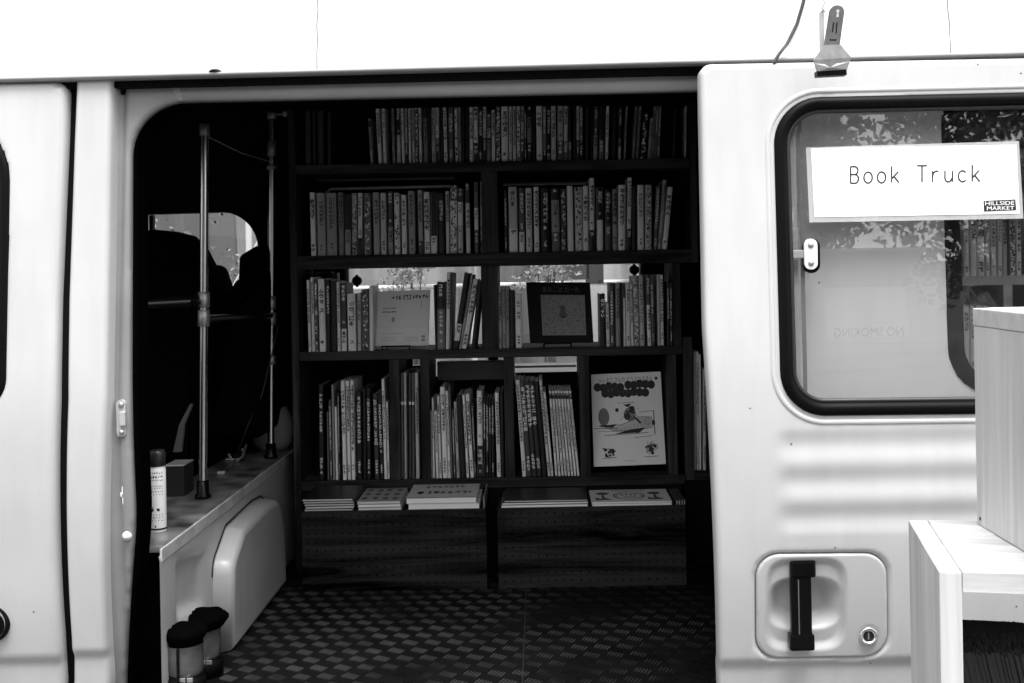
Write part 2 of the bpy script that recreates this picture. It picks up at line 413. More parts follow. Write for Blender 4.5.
# black rubber and trim return round the opening
mb = MB(); n = len(opc); ins = [(0, .008), (.004, .0), (.007, .02), (.007, .075)]
vs = []; A = offset_scale
for k, (dd, yy) in enumerate(ins):
    pp = A(opc, -dd)
    for (x, z) in pp: vs.append((x, skin(z) + JO + yy, z))
fs = []
for k in range(len(ins) - 1):
    for i in range(n): fs.append((k * n + i, k * n + (i + 1) % n, (k + 1) * n + (i + 1) % n, (k + 1) * n + i))
mb.add(vs, fs, 0, True); mb.build('opening_seal', mat('pitch_black_seal', .0015, .95, spec=.0), van)
# pressed cover on header joint
mb = MB(); p = SK(170, 84, JO); mb.prism([(SK(168, 79, JO)[0], skin(p[1]) + JO - .0035, SK(168, 79, JO)[1]), (SK(178, 79, JO)[0], skin(p[1]) + JO - .0035, SK(178, 79, JO)[1]), (SK(184, 101, JO)[0], skin(p[1]) + JO - .0035, SK(184, 101, JO)[1]), (SK(178, 101, JO)[0], skin(p[1]) + JO - .0035, SK(178, 101, JO)[1])], (0, .008, 0))
mb.build('seam_cover', M_header, van, bevel=.002)
# striker plate and paint-splashed screw on the pillar
sp = SK(122, 418, JO); yy = skin(sp[1]) + JO
st = MB(); o_ = fillet([(sp[0] - .009, sp[1] - .036), (sp[0] + .009, sp[1] - .036), (sp[0] + .009, sp[1] + .036), (sp[0] - .009, sp[1] + .036)], .0088)
st.prism([(a, yy - .005, b) for a, b in o_], (0, .01, 0)); stk = st.build('striker_plate', mat('plate_paint', .4, .4), van, bevel=.0015)
MB().box((sp[0] - .001, yy - .013, sp[1] - .014), (sp[0] + .011, yy - .004, sp[1] + .014), bev=.002).build('striker_pad', mat('plate_paint', .4, .4), stk)
for k in (-1, 1):
    MB().lathe([(0, -.010), (.0042, -.0095), (.0058, -.005), (.006, -.003)], (sp[0] + .001, yy, sp[1] + k * .027), axis='Y').build('screw', M_joint, stk)
sp = SK(127, 536, JO); yy = skin(sp[1]) + JO + .003
MB().lathe([(0, -.014), (.004, -.013), (.0055, -.008), (.009, -.006), (.009, .002)], (sp[0], yy, sp[1]), axis='Y').build('jamb_screw', mat('screw_zinc', .75, .3), van)
sm = MB()
for (ax, ay, ww, hh) in ((123, 486, 3, 10), (124, 497, 4, 9), (126, 510, 1.6, 14), (126.5, 522, 1.2, 12), (121, 492, 2, 6)):
    q = [SK(ax - ww / 2, ay, JO), SK(ax + ww / 2, ay + 1, JO), SK(ax + ww * .3, ay + hh, JO), SK(ax - ww * .4, ay + hh - 2, JO)]
    sm.prism([(a, skin(b) + JO - .0012 + .002, b) for a, b in fillet(q, .002)], (0, .004, 0))
sm.build('paint_splash', mat('paint_splash_white', .8, .5), van)

# roof side, seams, drip rail
zr = SK(500, 60)[1] + .012
def rl(px, top): return 0
mb = MB(); N = 40
def roofprof(t):                         # t 0..1 from rail up
    z = 1.905 + t * .62; y = .068 + .16 * t ** 1.6 + .02 * t
    return y, z
xs = np.linspace(-2.3, 2.3, 47); vs = []; fs = []
for i, x in enumerate(xs):
    for j in range(N + 1):
        y, z = roofprof(j / N); vs.append((x, y, z + .0075 * x))
for i in range(len(xs) - 1):
    for j in range(N):
        a = i * (N + 1) + j; fs.append((a, a + N + 1, a + N + 2, a + 1))
mb.add(vs, fs, 0, True)
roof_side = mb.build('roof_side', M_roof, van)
for px, py in ((317, 30), (949, 25)):
    mb = MB(); x = W(px, py, .075).x; pts = []
    for j in range(0, N + 1, 2):
        y, z = roofprof(j / N); pts.append((x + .0012 * math.sin(j * 1.7), y - .0004 + .0009 * (j % 5 == 2), z + .0075 * x))
    mb.tube(pts, .0014, n=6)
    mb.build('roof_seam', mat('seam_sealer', .22, .6), van)
p = W(211, 66, .03)
MB().lathe([(0, .004), (.006, .0045), (.011, .002), (.013, 0)], (p.x, .058, 1.9055 + .0075 * p.x), n=16).build('rail_clip', M_plast, van)
zt = 1.905
rail = MB(); xs2 = (-2.3, 2.3)
prof = [(.069, zt), (.053, zt - .001), (.049, zt - .003), (.049, zt - .007), (.054, zt - .010), (.09, zt - .010), (.11, zt - .010)]
vs = [(x, y, z + .0075 * x) for x in xs2 for y, z in prof]; k = len(prof)
rail.add(vs, [(i, i + 1, k + i + 1, k + i) for i in range(k - 1)])
rail.build('drip_rail', mat('rail_paint', .3, .5, noise=(9, .25, .34, .3)), van, bevel=.002)
MB().prism([(-2.3, .078, zt - .021 - .017), (2.3, .078, zt - .021 + .010), (2.3, .078, zt - .0105 + .0172), (-2.3, .078, zt - .0105 - .0173)], (0, .03, 0)).build('rail_gap_shade', M_gap, van)  # black strip standing for the shadow in the gap under the rail
# roof top, far side, ends
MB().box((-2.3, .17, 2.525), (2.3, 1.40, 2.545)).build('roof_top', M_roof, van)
rs = MB(); vs = []
for x in xs2:
    for j in range(N + 1):
        y, z = roofprof(j / N); vs.append((x, 1.56 - y, z))
rs.add(vs, [(i, i + 1, N + 2 + i, N + 1 + i) for i in range(N)], 0, True); rs.build('roof_side', M_roof, van)

# interior: floor, ceiling, far wall with windows, ends
FZ = CZ - .887
MB().box((-1.9, .012, FZ - .03), (1.95, 1.45, FZ)).build('floor_plate', M_floor, van)
MB().box((-1.0, .0, FZ - .34), (.5, .012, FZ - .002)).build('door_sill', M_jamb, van)
bars = MB(); yv = .022; ix = 0
while yv < 1.40:
    xv = -.72 + (.0265 if ix % 2 else 0)
    while xv < .44:
        for q in range(5):
            L, wv = .0145, .0013; ang = math.radians(24); ca, sa = math.cos(ang), math.sin(ang)
            cx, cy = xv + (q - 2) * .0066, yv - (q - 2) * .0042
            b = [(cx + sa * u * L + ca * v * wv, cy + ca * u * L - sa * v * wv) for u, v in ((-1, -.3), (-.7, -1), (.7, -1), (1, .3), (.7, 1), (-.7, 1))]
            bars.add([(x, y, FZ) for x, y in b] + [(x * .85 + cx * .15, y * .85 + cy * .15, FZ + .0016) for x, y in b],
                     [(6, 7, 8, 9, 10, 11)] + [(i, (i + 1) % 6, 6 + (i + 1) % 6, 6 + i) for i in range(6)])
        for q in range(0):
            L, wv = .008, .0009; ang = math.radians(-66); ca, sa = math.cos(ang), math.sin(ang)
            cx, cy = xv + .0265 + (q - 1) * .002, yv + (q - 1) * .0075
            b = [(cx + sa * u * L + ca * v * wv, cy + ca * u * L - sa * v * wv) for u, v in ((-1, 0), (0, -1), (1, 0), (0, 1))]
            bars.add([(x, y, FZ + .0005) for x, y in b], [(0, 1, 2, 3)])
        xv += .053
    yv += .052; ix += 1
bars.build('tread_pattern', M_bar, van, fix=False)
MB().box((-.055, .02, FZ), (-.052, 1.1, FZ + .0006)).build('floor_joint', M_ink, van)
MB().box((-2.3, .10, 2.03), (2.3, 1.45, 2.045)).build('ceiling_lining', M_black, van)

YW = 1.455
def FW(px, py): p = W(px, py, YW); return (p.x, p.z)
fo = [(-2.3, .3), (2.3, .3), (2.3, 2.05), (-2.3, 2.05)]
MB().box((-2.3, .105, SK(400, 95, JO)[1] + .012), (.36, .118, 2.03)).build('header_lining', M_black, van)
win_main = fillet([FW(346, 236), FW(642, 231), FW(643, 384), FW(346, 389)], .012)
win_cab = fillet([FW(120, 215), FW(256, 211), FW(264, 358), FW(110, 362)], [.03, .12, .03, .03])
far = MB()
def holed(mb, outer, holes, y0, y1, mi=0):
    loops = [[Vector((a, 0, b)) for a, b in outer]] + [[Vector((a, 0, b)) for a, b in h] for h in holes]
    flat = [p for l in loops for p in l]; tri = tessellate_polygon([[Vector((p.x, p.z, 0)) for p in l] for l in loops]); n = len(flat)
    mb.add([(p.x, y0, p.z) for p in flat] + [(p.x, y1, p.z) for p in flat], [tuple(t) for t in tri] + [tuple(i + n for i in t) for t in tri], mi)
    k = 0
    for l in loops:
        m = len(l); mb.add([(p.x, y, p.z) for y in (y0, y1) for p in l], [(i, (i + 1) % m, m + (i + 1) % m, m + i) for i in range(m)], mi)
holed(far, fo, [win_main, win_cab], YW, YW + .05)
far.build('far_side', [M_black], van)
fo2 = MB(); holed(fo2, fo, [win_main, win_cab], YW + .052, YW + .07); fo2.build('far_side_skin', M_paint, van)
# bright painted pressing under the main far window
sill = MB(); a = FW(380, 372); b = FW(660, 366)
sill.box((FW(346, 0)[0], YW - .035, FW(500, 400)[1]), (FW(660, 0)[0], YW - .004, FW(500, 388)[1]), bev=.004)
sill.build('window_sill', mat('sill_paint', .8, .4), van)
mb = MB(); mb.prism([(x, YW + .03, z) for x, z in win_main], (0, .004, 0)); fwo = mb.build('far_window', M_glass2, van)
ring('window_gasket', dens(win_main, .05), .014, YW, .006, mat('frame_grey', .10, .5), fwo)
mb = MB(); x_, z_ = FW(492, 300); mb.box((x_ - .016, YW + .01, FW(492, 366)[1]), (x_ + .016, YW + .028, FW(492, 234)[1])); mb.build('window_divider', M_rubber, fwo)
def backlit_mat():
    m = bpy.data.materials.new('backlit_film'); m.use_nodes = True; n = m.node_tree; n.nodes.clear()
    o = n.nodes.new('ShaderNodeOutputMaterial'); a = n.nodes.new('ShaderNodeBsdfTranslucent'); b = n.nodes.new('ShaderNodeBsdfDiffuse'); mx = n.nodes.new('ShaderNodeMixShader')
    a.inputs[0].default_value = (.95,) * 3 + (1,); b.inputs[0].default_value = (.6,) * 3 + (1,); mx.inputs[0].default_value = .05
    n.links.new(a.outputs[0], mx.inputs[1]); n.links.new(b.outputs[0], mx.inputs[2]); n.links.new(mx.outputs[0], o.inputs[0]); return m
MB().box((FW(348, 0)[0], YW + .018, FW(500, 387)[1]), (FW(641, 0)[0], YW + .022, FW(500, 364)[1])).build('added_backlit_strip', backlit_mat(), fwo)  # translucent strip added to make the lower bays glow with window light
for px, py in ((356.5, 281), (634.5, 270)):
    p = W(px, py, YW - .03); m_ = MB(); m_.lathe([(0, -.016), (.011, -.014), (.016, -.004), (.016, .006), (.011, .03)], (p.x, YW - .02, p.z), axis='Y', n=20)
    m_.box((p.x - .004, YW - .03, p.z - .020), (p.x + .004, YW - .008, p.z + .020), bev=.003); m_.build('window_latch', M_plast, van)
mb = MB(); mb.prism([(x, YW + .03, z) for x, z in win_cab], (0, .004, 0)); cwo = mb.build('cab_window', M_glass2, van)
x_ = FW(151, 230)[0]; MB().box((x_ - .008, YW + .008, FW(150, 405)[1]), (x_ + .004, YW + .028, FW(150, 215)[1])).build('window_channel', M_rubber, cwo)
# snow-flake shaped stickers
STK = bpy.data.materials.new('sticker_film'); STK.use_nodes = True; _n = STK.node_tree; _n.nodes.clear(); _o = _n.nodes.new('ShaderNodeOutputMaterial'); _t = _n.nodes.new('ShaderNodeBsdfTranslucent'); _t.inputs[0].default_value = (1, 1, 1, 1); _n.links.new(_t.outputs[0], _o.inputs[0])
for px, py, r in ((187, 236, .017), (188, 256, .017), (215, 222, .012), (222, 214, .010)):
    p = W(px, py, YW + .02)
    stm = MB()
    for k in range(6):
        a = k * math.pi / 6; d = Vector((math.cos(a), 0, math.sin(a))) * r; n_ = Vector((-math.sin(a), 0, math.cos(a))) * r * .13
        stm.prism([p - d - n_, p + d - n_, p + d + n_, p - d + n_], (0, .0008 + .0001 * k, 0))
    stm.build('star_sticker', STK, cwo)
# ends of the body
MB().box((-2.32, .06, .3), (-2.3, 1.5, 2.5)).build('cab_light_block', M_black, van)  # unseen black wall added in place of a windscreen to keep light out
MB().box((2.3, .03, .3), (2.32, 1.5, 2.5)).build('rear_wall', M_paint, van)

# ledge over the wheel with its painted front, wheel box
LX = -.78; LZ = CZ - .560
lm = MB()
lm.box((-.955, .125, LZ - .012), (LX + .002, 1.45, LZ), bev=.003)
ledge = lm.build('side_ledge', mat('ledge_paint', .34, .35, coat=.3, noise=(14, .03, .24, .16)), van)
def WLx(px, py):                          # wall coordinates (y, z)
    p = WX(px, py, LX); return (p.y, p.z)
lw = MB(); ny, nz = 90, 36; vs = []; y0, y1 = .094, 1.45
pr = [WLx(170, 622), WLx(215, 590), WLx(205, 545), WLx(168, 585)]
for i in range(ny + 1):
    for j in range(nz + 1):
        y = y0 + (y1 - y0) * i / ny; z = FZ + (LZ - .012 - FZ) * j / nz
        x = LX + .012 * math.sin(min(1, (LZ - z) / .02) * math.pi / 2) - .006
        uy, uz = (y - .30) / .085, (z - (FZ + .20)) / .055
        e = max(abs(uy) ** 3, abs(uz + .25 * uy) ** 3); x -= .020 / (1 + e ** 3)
        vs.append((x, y, z))
fs = [(i * (nz + 1) + j, (i + 1) * (nz + 1) + j, (i + 1) * (nz + 1) + j + 1, i * (nz + 1) + j + 1) for i in range(ny) for j in range(nz)]
lw.add(vs, fs, 0, True); lw.build('side_wall', M_inner, van)
def WA(px, py, X): p = WX(px, py, X); return (p.y, p.z)
wo = fillet([(.445, FZ + .0005), (.450, FZ + .205), (.56, FZ + .264), (.80, FZ + .272), (.93, FZ + .262), (.985, FZ + .17), (.985, FZ + .0005)], [0, .05, .05, .08, .08, .05, 0], 8)
wa = MB(); n_ = len(wo)
for X_, gr in ((LX - .004, 0), (LX + .022, -.0005), (LX + .044, -.004), (LX + .051, -.010), (LX + .054, -.020)):
    wa.v += [(X_, y, max(z, FZ + .0005)) for y, z in offset_scale(wo, gr)]
for k in range(4):
    for i in range(n_): wa.f.append((k * n_ + i, k * n_ + (i + 1) % n_, (k + 1) * n_ + (i + 1) % n_, (k + 1) * n_ + i)); wa.m.append(0); wa.sm.append(True)
wa.f.append(tuple(4 * n_ + i for i in range(n_))); wa.m.append(0); wa.sm.append(False)
wb = wa.build('wheel_box', M_inner, van)
seam = MB(); seam.tube([(LX + .006, y, z) for y, z in offset_scale(wo, .006)[1:-2]], .0026, n=6); seam.build('wheel_box_seam', M_ink, wb)
ya, tz = .455, FZ + .268
MB().box((LX + .0025, .104, LZ - .026), (LX + .0075, 1.45, LZ + .001), bev=.002).build('ledge_lip', mat('lip_lit_paint', .5, .4, coat=.2, noise=(20, .36, .56, .2)), van)  # lip colour kept lighter than the wall so the edge reads as lit
for y, z in ((ya + .03, FZ + .21), (ya + .12, tz - .012), (ya + .33, tz - .008)):
    MB().lathe([(0, .0), (.004, .001), (.006, .004)], (0, 0, 0), n=10).build('rivet', M_ink, wb, loc=(LX + .02, y, z)).rotation_euler = (0, math.pi / 2, 0)

# seats in the cab (black)
def seat_shape(pts, Yc, wd, name, parent, rad=.03):
    P = fillet([(W(a_, b_, Yc).x, W(a_, b_, Yc).z) for a_, b_ in pts], rad, 5)
    mb = MB()
    for k, (gr, y_) in enumerate(((-.035, 0), (-.012, .012), (0, .04), (0, wd - .04), (-.012, wd - .012), (-.035, wd))):
        mb.v += [(x_, Yc + y_, z_) for x_, z_ in offset_scale(P, gr)]
    n_ = len(P)
    for k in range(5):
        for i in range(n_): mb.f.append((k * n_ + i, k * n_ + (i + 1) % n_, (k + 1) * n_ + (i + 1) % n_, (k + 1) * n_ + i)); mb.m.append(0); mb.sm.append(True)
    for k in (0, 5): mb.f.append(tuple(k * n_ + i for i in range(n_))); mb.m.append(0); mb.sm.append(False)
    return mb.build(name, M_seat, parent)
sb1 = seat_shape([(100, 262), (150, 262), (190, 266), (199, 292), (203, 345), (200, 466), (190, 470), (120, 470)], .98, .40, 'seat_backrest', van)
seat_shape([(128, 232), (150, 229), (170, 234), (183, 247), (192, 264), (197, 284), (128, 284)], 1.04, .28, 'headrest', sb1, .02)
seat_shape([(40, 480), (190, 480), (190, 540), (40, 540)], .98, .40, 'seat_cushion', sb1)
sb2 = seat_shape([(231, 281), (262, 270), (264, 281), (264, 330), (262, 440), (196, 440), (210, 366), (222, 312)], 1.08, .34, 'seat_backrest', van)
seat_shape([(236, 256), (252, 246), (258, 246), (264, 252), (264, 285), (235, 285)], 1.12, .26, 'headrest', sb2, .02)
seat_shape([(100, 430), (195, 430), (195, 476), (100, 476)], 1.08, .34, 'seat_cushion', sb2)

# ------------------------------------------------------------------ sliding door
DO = -.07
def DK(px, py): return SK(px, py, DO)
d_out = dens(fillet([DK(700, 64), DK(1500, 49), DK(1500, 900), DK(717, 900), DK(705, 330)], [.022, .03, .02, .02, .8]), .04)
dw = fillet([DK(777, 102), DK(1395, 88), DK(1395, 405), DK(785, 412)], [.085, .085, .085, .075], 12)
hp_ = fillet([DK(755.5, 554), DK(887, 553), DK(888, 657), DK(756, 659)], .045, 10)
xg0 = DK(770, 480)[0]
ZR0, ZR1 = DK(840, 426)[1], DK(840, 536)[1]
def y_d(x, z):
    y = skin(z) + DO
    u = (ZR0 - z) / (ZR0 - ZR1) * 3
    if -.15 < u < 3.15:
        fx = min(1, max(0, (x - xg0) / .045)); fx = fx * fx * (3 - 2 * fx)
        en = min(1, (u + .15) / .3, (3.15 - u) / .3); y += .0023 * fx * en * (1 - math.cos(2 * math.pi * u))
    y += .0010 * math.exp(-((x - DK(841, 480)[0]) / .012) ** 2)
    g = z - DK(800, 660)[1]
    y += groove(g)
    return y
d_l = [p for p in d_out if p[0] < DK(735, 300)[0] and DK(710, 895)[1] < p[1] < DK(710, 85)[1]]
door = panel('sliding_door', d_out, [dw, hp_], y_d, .0055, M_paint, van, .035, .007, warp=(zx(d_l), ([0, 3], [DK(1500, 300)[0]] * 2)))
# pressed lip round the window
lip = offset_scale(dens(dw, .03), .020)
ring('window_lip', lip, .010, -.0005, .0022, M_paint, door, y_d)
ring('window_gasket', offset_scale(dens(dw, .02), -.004), .026, .0, .009, M_rubber, door, y_d)
inner = offset_scale(dens(dw, .02), -.020)
ring('window_inner_trim', offset_scale(inner, .001), .010, .004, .004, mat('trim_dark_grey', .012, .4), door, y_d)
mb = MB()
nn = len(inner); vs = [(x, skin(z) + DO + .012, z) for x, z in inner]
P0 = [Vector((x, z, 0)) for x, z in inner]
za, zb = min(p.y for p in P0), max(p.y for p in P0)
mb.prism([(x,  DO + .012 + .105 * (z - 1.25), z) for x, z in inner], (0, .004, 0)); mb.build('window_glass', M_glass, door)
# frame channel at left behind the glass
mb = MB()
for px, w_, g_ in ((793, .010, 0), (801, .007, 1)):
    a = DK(px - 1, 120); b = DK(px + 5, 398)
    for i in range(12):
        t0, t1 = i / 12, (i + 1) / 12; z0 = a[1] + (b[1] - a[1]) * t0; z1 = a[1] + (b[1] - a[1]) * t1; x0 = a[0] + (b[0] - a[0]) * t0; x1 = a[0] + (b[0] - a[0]) * t1
        y0_, y1_ = skin(z0) + DO + .022, skin(z1) + DO + .022
        mb.quad((x0, y0_, z0), (x0 + w_, y0_ - .004, z0), (x1 + w_, y1_ - .004, z1), (x1, y1_, z1), g_)
mb.build('glass_channel', [mat('channel_grey', .35, .5), mat('channel_dark', .18, .5)], door)
# window catch
p = DK(810.5, 254); yy = skin(p[1]) + DO
cm = MB(); o_ = fillet([(p[0] - .0125, p[1] - .029), (p[0] + .0125, p[1] - .029), (p[0] + .0125, p[1] + .029), (p[0] - .0125, p[1] + .029)], .012)
cm.prism([(a, yy - .004, b) for a, b in o_], (0, .014, 0)); cat_ = cm.build('window_catch', mat('catch_white', .7, .35), door, bevel=.003)
o2 = [(a * 1.0, b) for a, b in offset_scale(o_, .004)]
MB().prism([(a + .002, yy + .002, b - .003) for a, b in o2], (0, .007, 0)).build('catch_base', M_plast, cat_)
MB().box((p[0] - .033, yy - .002, p[1] - .008), (p[0] - .012, yy + .008, p[1] + .008), bev=.002).build('catch_bracket', mat('catch_grey', .25, .4), cat_)
for k in (-1, 1): MB().lathe([(0, -.007), (.005, -.006), (.0065, -.003)], (p[0], yy, p[1] + k * .017), axis='Y', n=14).build('screw', M_joint, cat_)
# handle plate with bowl, handle, lock
c0 = DK(806, 605); hx = abs(DK(849, 605)[0] - DK(764, 605)[0]) / 2; hz = abs(DK(806, 558)[1] - DK(806, 653)[1]) / 2
lk = DK(868.5, 636)
hpi = offset_scale(dens(hp_, .01), -.0012)
def y_h(x, z):
    y = skin(z) + DO - .0004
    u, v = abs(x - c0[0]) / hx, abs(z - c0[1]) / hz
    e = (u ** 4.5 + v ** 4.5) ** (1 / 4.5)
    t = min(1, max(0, (1.0 - e) / .20)); t = t * t * (3 - 2 * t); y += .010 * t
    u2, v2 = abs(x - c0[0]) / (hx * .92), abs(z - c0[1]) / (hz * .58)
    e2 = (u2 ** 3 + v2 ** 3) ** (1 / 3); t = min(1, max(0, (1.0 - e2) / .5)); t = t * t * (3 - 2 * t); y += .036 * t
    d = math.hypot(x - lk[0], z - lk[1]); t = min(1, max(0, (.023 - d) / .008)); y += .003 * t
    return y
hplate = panel('handle_plate', hpi, [], y_h, .0025, mat('plate_white', .46, .4, coat=.2), door, .02, .003)
def hb(n, px0, py0, px1, py1, ya_, yb2, bev): 
    a = W(px0, py0, DO + .02); b = W(px1, py1, DO + .02); sy = skin(c0[1]) + DO
    return MB().box((a.x, sy + ya_, b.z), (b.x, sy + yb2, a.z), bev=bev)
hnd = hb('', 790, 574, 812, 638, -.010, .006, .003).build('door_handle', M_plast, hplate)
hb('', 789.5, 560, 815.5, 577, -.012, .014, .005).build('handle_mount', M_plast, hplate)
hb('', 789, 634, 814.5, 650, -.012, .014, .005).build('handle_mount', M_plast, hplate)
hb('', 797, 579, 799, 633, -.0125, -.0095, 0).build('handle_highlight_strip', mat('strip_grey', .10, .4), hplate)
sy = skin(lk[1]) + DO
lo = MB().lathe([(.0095, .004), (.0105, -.003), (.0155, -.006), (.0175, -.004), (.0185, .004)], (lk[0], sy, lk[1]), axis='Y').build('door_lock', M_chrome, hplate)
MB().lathe([(0, .001), (.0095, .001), (.0105, .004)], (lk[0], sy, lk[1]), axis='Y').build('lock_face', M_ink, hplate)
MB().box((lk[0] - .001, sy - .0015, lk[1] - .006), (lk[0] + .001, sy + .0005, lk[1] + .006)).build('keyhole', M_joint, hplate)

# rear body side behind the sliding door, with its own window
RO = .0
def RK(px, py): return SK(px, py, RO)
r_out = dens([RK(738, 60), (2.3, RK(738, 60)[1]), (2.3, .35), RK(745, 1000)], .05)
rw = fillet([RK(948, 90), (2.15, RK(948, 84)[1]), (2.15, RK(960, 385)[1]), RK(957, 388)], .075, 10)
rear = panel('rear_side', r_out, [rw], yskin(RO), .012, M_paint, van, .03, .006)
ring('window_gasket', dens(rw, .03), .034, .0, .008, M_rubber, rear, yskin(RO))
mb = MB(); mb.prism([(x,  .012 + .105 * (z - 1.25), z) for x, z in rw], (0, .004, 0)); mb.build('window_glass', M_glass, rear)

# ------------------------------------------------------------------ bookcase inside
YB = 1.14
def zrow(px, py, Y=YB): return W(px, py, Y).z
def xat(px, py=265, Y=YB): return W(px, py, Y).x
zS = {1: zrow(500, 161.5), 2: zrow(500, 252.5), 3: zrow(490, 349), 4: zrow(500, 478)}
print('shelves', zS)
case = thing('bookcase', 'dark stained wooden bookcase across the van filled with rows of books', 'bookcase', (0, YB, FZ))
th_ = {1: .028, 2: .040, 3: .026, 4: .028}
xl, xr = xat(298, 300), xat(692, 300)
for k in (1, 2, 3, 4):
    x1 = xat(682, 300) if k > 2 else xr
    MB().box((xl, YB, zS[k] - th_[k]), (x1, YB + .235, zS[k])).build('shelf_board', M_wood, case, bevel=.002)
zc = zrow(500, 106)
MB().box((xl, YB, zc), (xr, YB + .02, 2.03)).build('top_valance', M_black, case)
MB().box((xl - .02, YB - .002, FZ), (xl, YB + .235, 2.03)).build('side_board', M_woodv, case)
MB().box((xr, YB + .003, zS[2] - .04), (xr + .02, YB + .235, 2.03)).build('side_board', M_woodv, case)
def upright(pxa, pxb, py0, py1, z0, z1, dy=.002, m=M_woodv):
    pm = (py0 + py1) / 2; MB().box((xat(pxa, pm), YB - dy, z0), (xat(pxb, pm), YB + .22, z1)).build('upright', m, case, bevel=.0015)
upright(481.5, 498, 165, 252, zS[2], zS[1] - th_[1])
upright(481.5, 498, 268, 350, zS[3], zS[2] - th_[2])
upright(673, 681, 268, 350, zS[3], zS[2] - th_[2])
for a, b in ((390, 400), (421, 430), (504.5, 514), (580, 590), (668, 677)): upright(a, b, 357, 478, zS[4], zS[3] - th_[3])
z_low = zrow(500, 488)
MB().box((xl, YB + .002, FZ), (xat(682, 500), YB + .02, zS[4] - th_[4])).build('plinth', M_black, case)
# right-hand low unit post and back
MB().box((xat(684, 400), YB - .004, zrow(690, 480)), (xat(693, 400), YB + .2, zrow(690, 337))).build('upright', M_woodv, case, bevel=.0015)
MB().box((xat(684, 400), YB, zrow(700, 480)), (xat(760, 400), YB + .2, zrow(700, 471))).build('shelf_board', M_wood, case)
MB().box((xat(686, 500), YB + .01, FZ), (xat(760, 500), YB + .03, zrow(700, 480))).build('plinth', M_black, case)
# backs: first and second rows are closed, fourth row partly
MB().box((xl, YB + .215, zS[1]), (xr, YB + .23, 2.03)).build('back_board', M_black, case)
MB().box((xl, YB + .215, zS[2] + .001), (xr, YB + .23, zrow(480, 189))).build('back_board', M_black, case)
for a, b, y_ in ((318, 455, 179), (503, 590, 183)):  # pale window moulding strips above the books
    za_ = W((a + b) / 2, y_, YB + .2).z
    MB().box((W(a, y_, YB + .2).x, YB + .195, za_ - .004), (W(b, y_, YB + .2).x, YB + .213, za_ + .003)).build('moulding', mat('moulding_grey', .12, .5), case)
za_ = W(390, 188, YB + .18).z; xa_, xb2 = W(325, 188, YB + .18).x, W(450, 187, YB + .18).x
MB().tube([(xa_, YB + .18, za_ - .03), (xa_ + .003, YB + .18, za_ - .012), (xa_ + .018, YB + .18, za_), (xb2, YB + .18, za_ + .002)], .0045, n=8).build('moulding', mat('moulding_pale', .8, .4), case)
za_ = W(545, 184.5, YB + .18).z; MB().tube([(W(503, 184, YB + .18).x, YB + .18, za_), (W(586, 184, YB + .18).x, YB + .18, za_)], .003, n=8).build('moulding', mat('moulding_pale', .8, .4), case)
zt4 = zS[3] - th_[3]
for a, b, yt in ((298, 405, 352), (590, 668, 352), (677, 760, 345)):
    MB().box((xat(a, 400), YB + .205, FZ + .1), (xat(b, 400), YB + .215, min(zt4, zrow(500, yt)))).build('back_board', M_black, case)
for a, b, yt in ((405, 421, 372), (430, 505, 383), (514, 581, 379)):
    MB().box((xat(a, 400), YB + .205, FZ + .1), (xat(b, 400), YB + .215, zrow((a + b) / 2, yt))).build('back_board', M_black, case)
MB().box((xat(432, 370), YB + .16, zrow(465, 386)), (xat(503, 370), YB + .20, zrow(465, 366))).build('cross_rail', mat('rail_grey_wood', .05, .5, wood=(0, .03, .07, 12)), case, bevel=.003)
MB().box((xat(512, 372), YB + .19, zrow(545, 373.5)), (xat(578, 372), YB + .203, zrow(545, 371.5))).build('cross_rail', mat('rail_pale', .3, .5), case)

# ------------------------------------------------------------------ books
ORD = ['', 'first', 'second', 'third', 'fourth', 'fifth', 'sixth', 'seventh', 'eighth', 'ninth', 'tenth', 'eleventh', 'twelfth', 'thirteenth', 'fourteenth', 'fifteenth', 'sixteenth', 'seventeenth', 'eighteenth', 'nineteenth', 'twentieth']
for t_, b_ in ((20, 'twenty'), (30, 'thirty'), (40, 'forty'), (50, 'fifty')):
    if t_ > 20: ORD.append({30: 'thirtieth', 40: 'fortieth', 50: 'fiftieth'}[t_])
    ORD += ['%s-%s' % (b_, ORD[i]) for i in range(1, 10)]
GL = {}
def glyph(ch):
    if ch not in GL:
        c = bpy.data.curves.new('lettering', 'FONT'); c.body = ch; c.size = 1; c.resolution_u = 1; c.offset = .045
        o = bpy.data.objects.new('lettering', c); COL.objects.link(o); dg = bpy.context.evaluated_depsgraph_get(); me = bpy.data.meshes.new_from_object(o.evaluated_get(dg))
        v = [(q.co.x, q.co.y) for q in me.vertices]; x0, x1, y0, y1 = min(q[0] for q in v), max(q[0] for q in v), min(q[1] for q in v), max(q[1] for q in v)
        k = 1 / max(x1 - x0, y1 - y0, .3); GL[ch] = ([((x - (x0 + x1) / 2) * k, (y - (y0 + y1) / 2) * k) for x, y in v], [tuple(p.vertices) for p in me.polygons])
        bpy.data.objects.remove(o); bpy.data.curves.remove(c); bpy.data.meshes.remove(me)
    return GL[ch]
POOL = 'あいうえおかきくけこさしすせそたちつてとなにぬねのはひふへほまみむもやゆよらりるれろわんアイウエカキクコサシスタチツテトナニノハヒフマミムモラリルロン本の森海山花月'
def glyphs(mb, cx, yf, z0, z1, size, mi, r, dense=1.0, bold=1.0, text=None):
    z = z1; i = 0
    while z - size > z0:
        ch = (text[i] if i < len(text) else None) if text else r.choice(POOL)
        if ch is None: break
        v, f = glyph(ch); mb.add([(cx + a * size, yf - .0002, z - size / 2 + b * size) for a, b in v], f, mi); i += 1
        z -= size * 1.14
        if not text and r.random() < .08: z -= size * .8
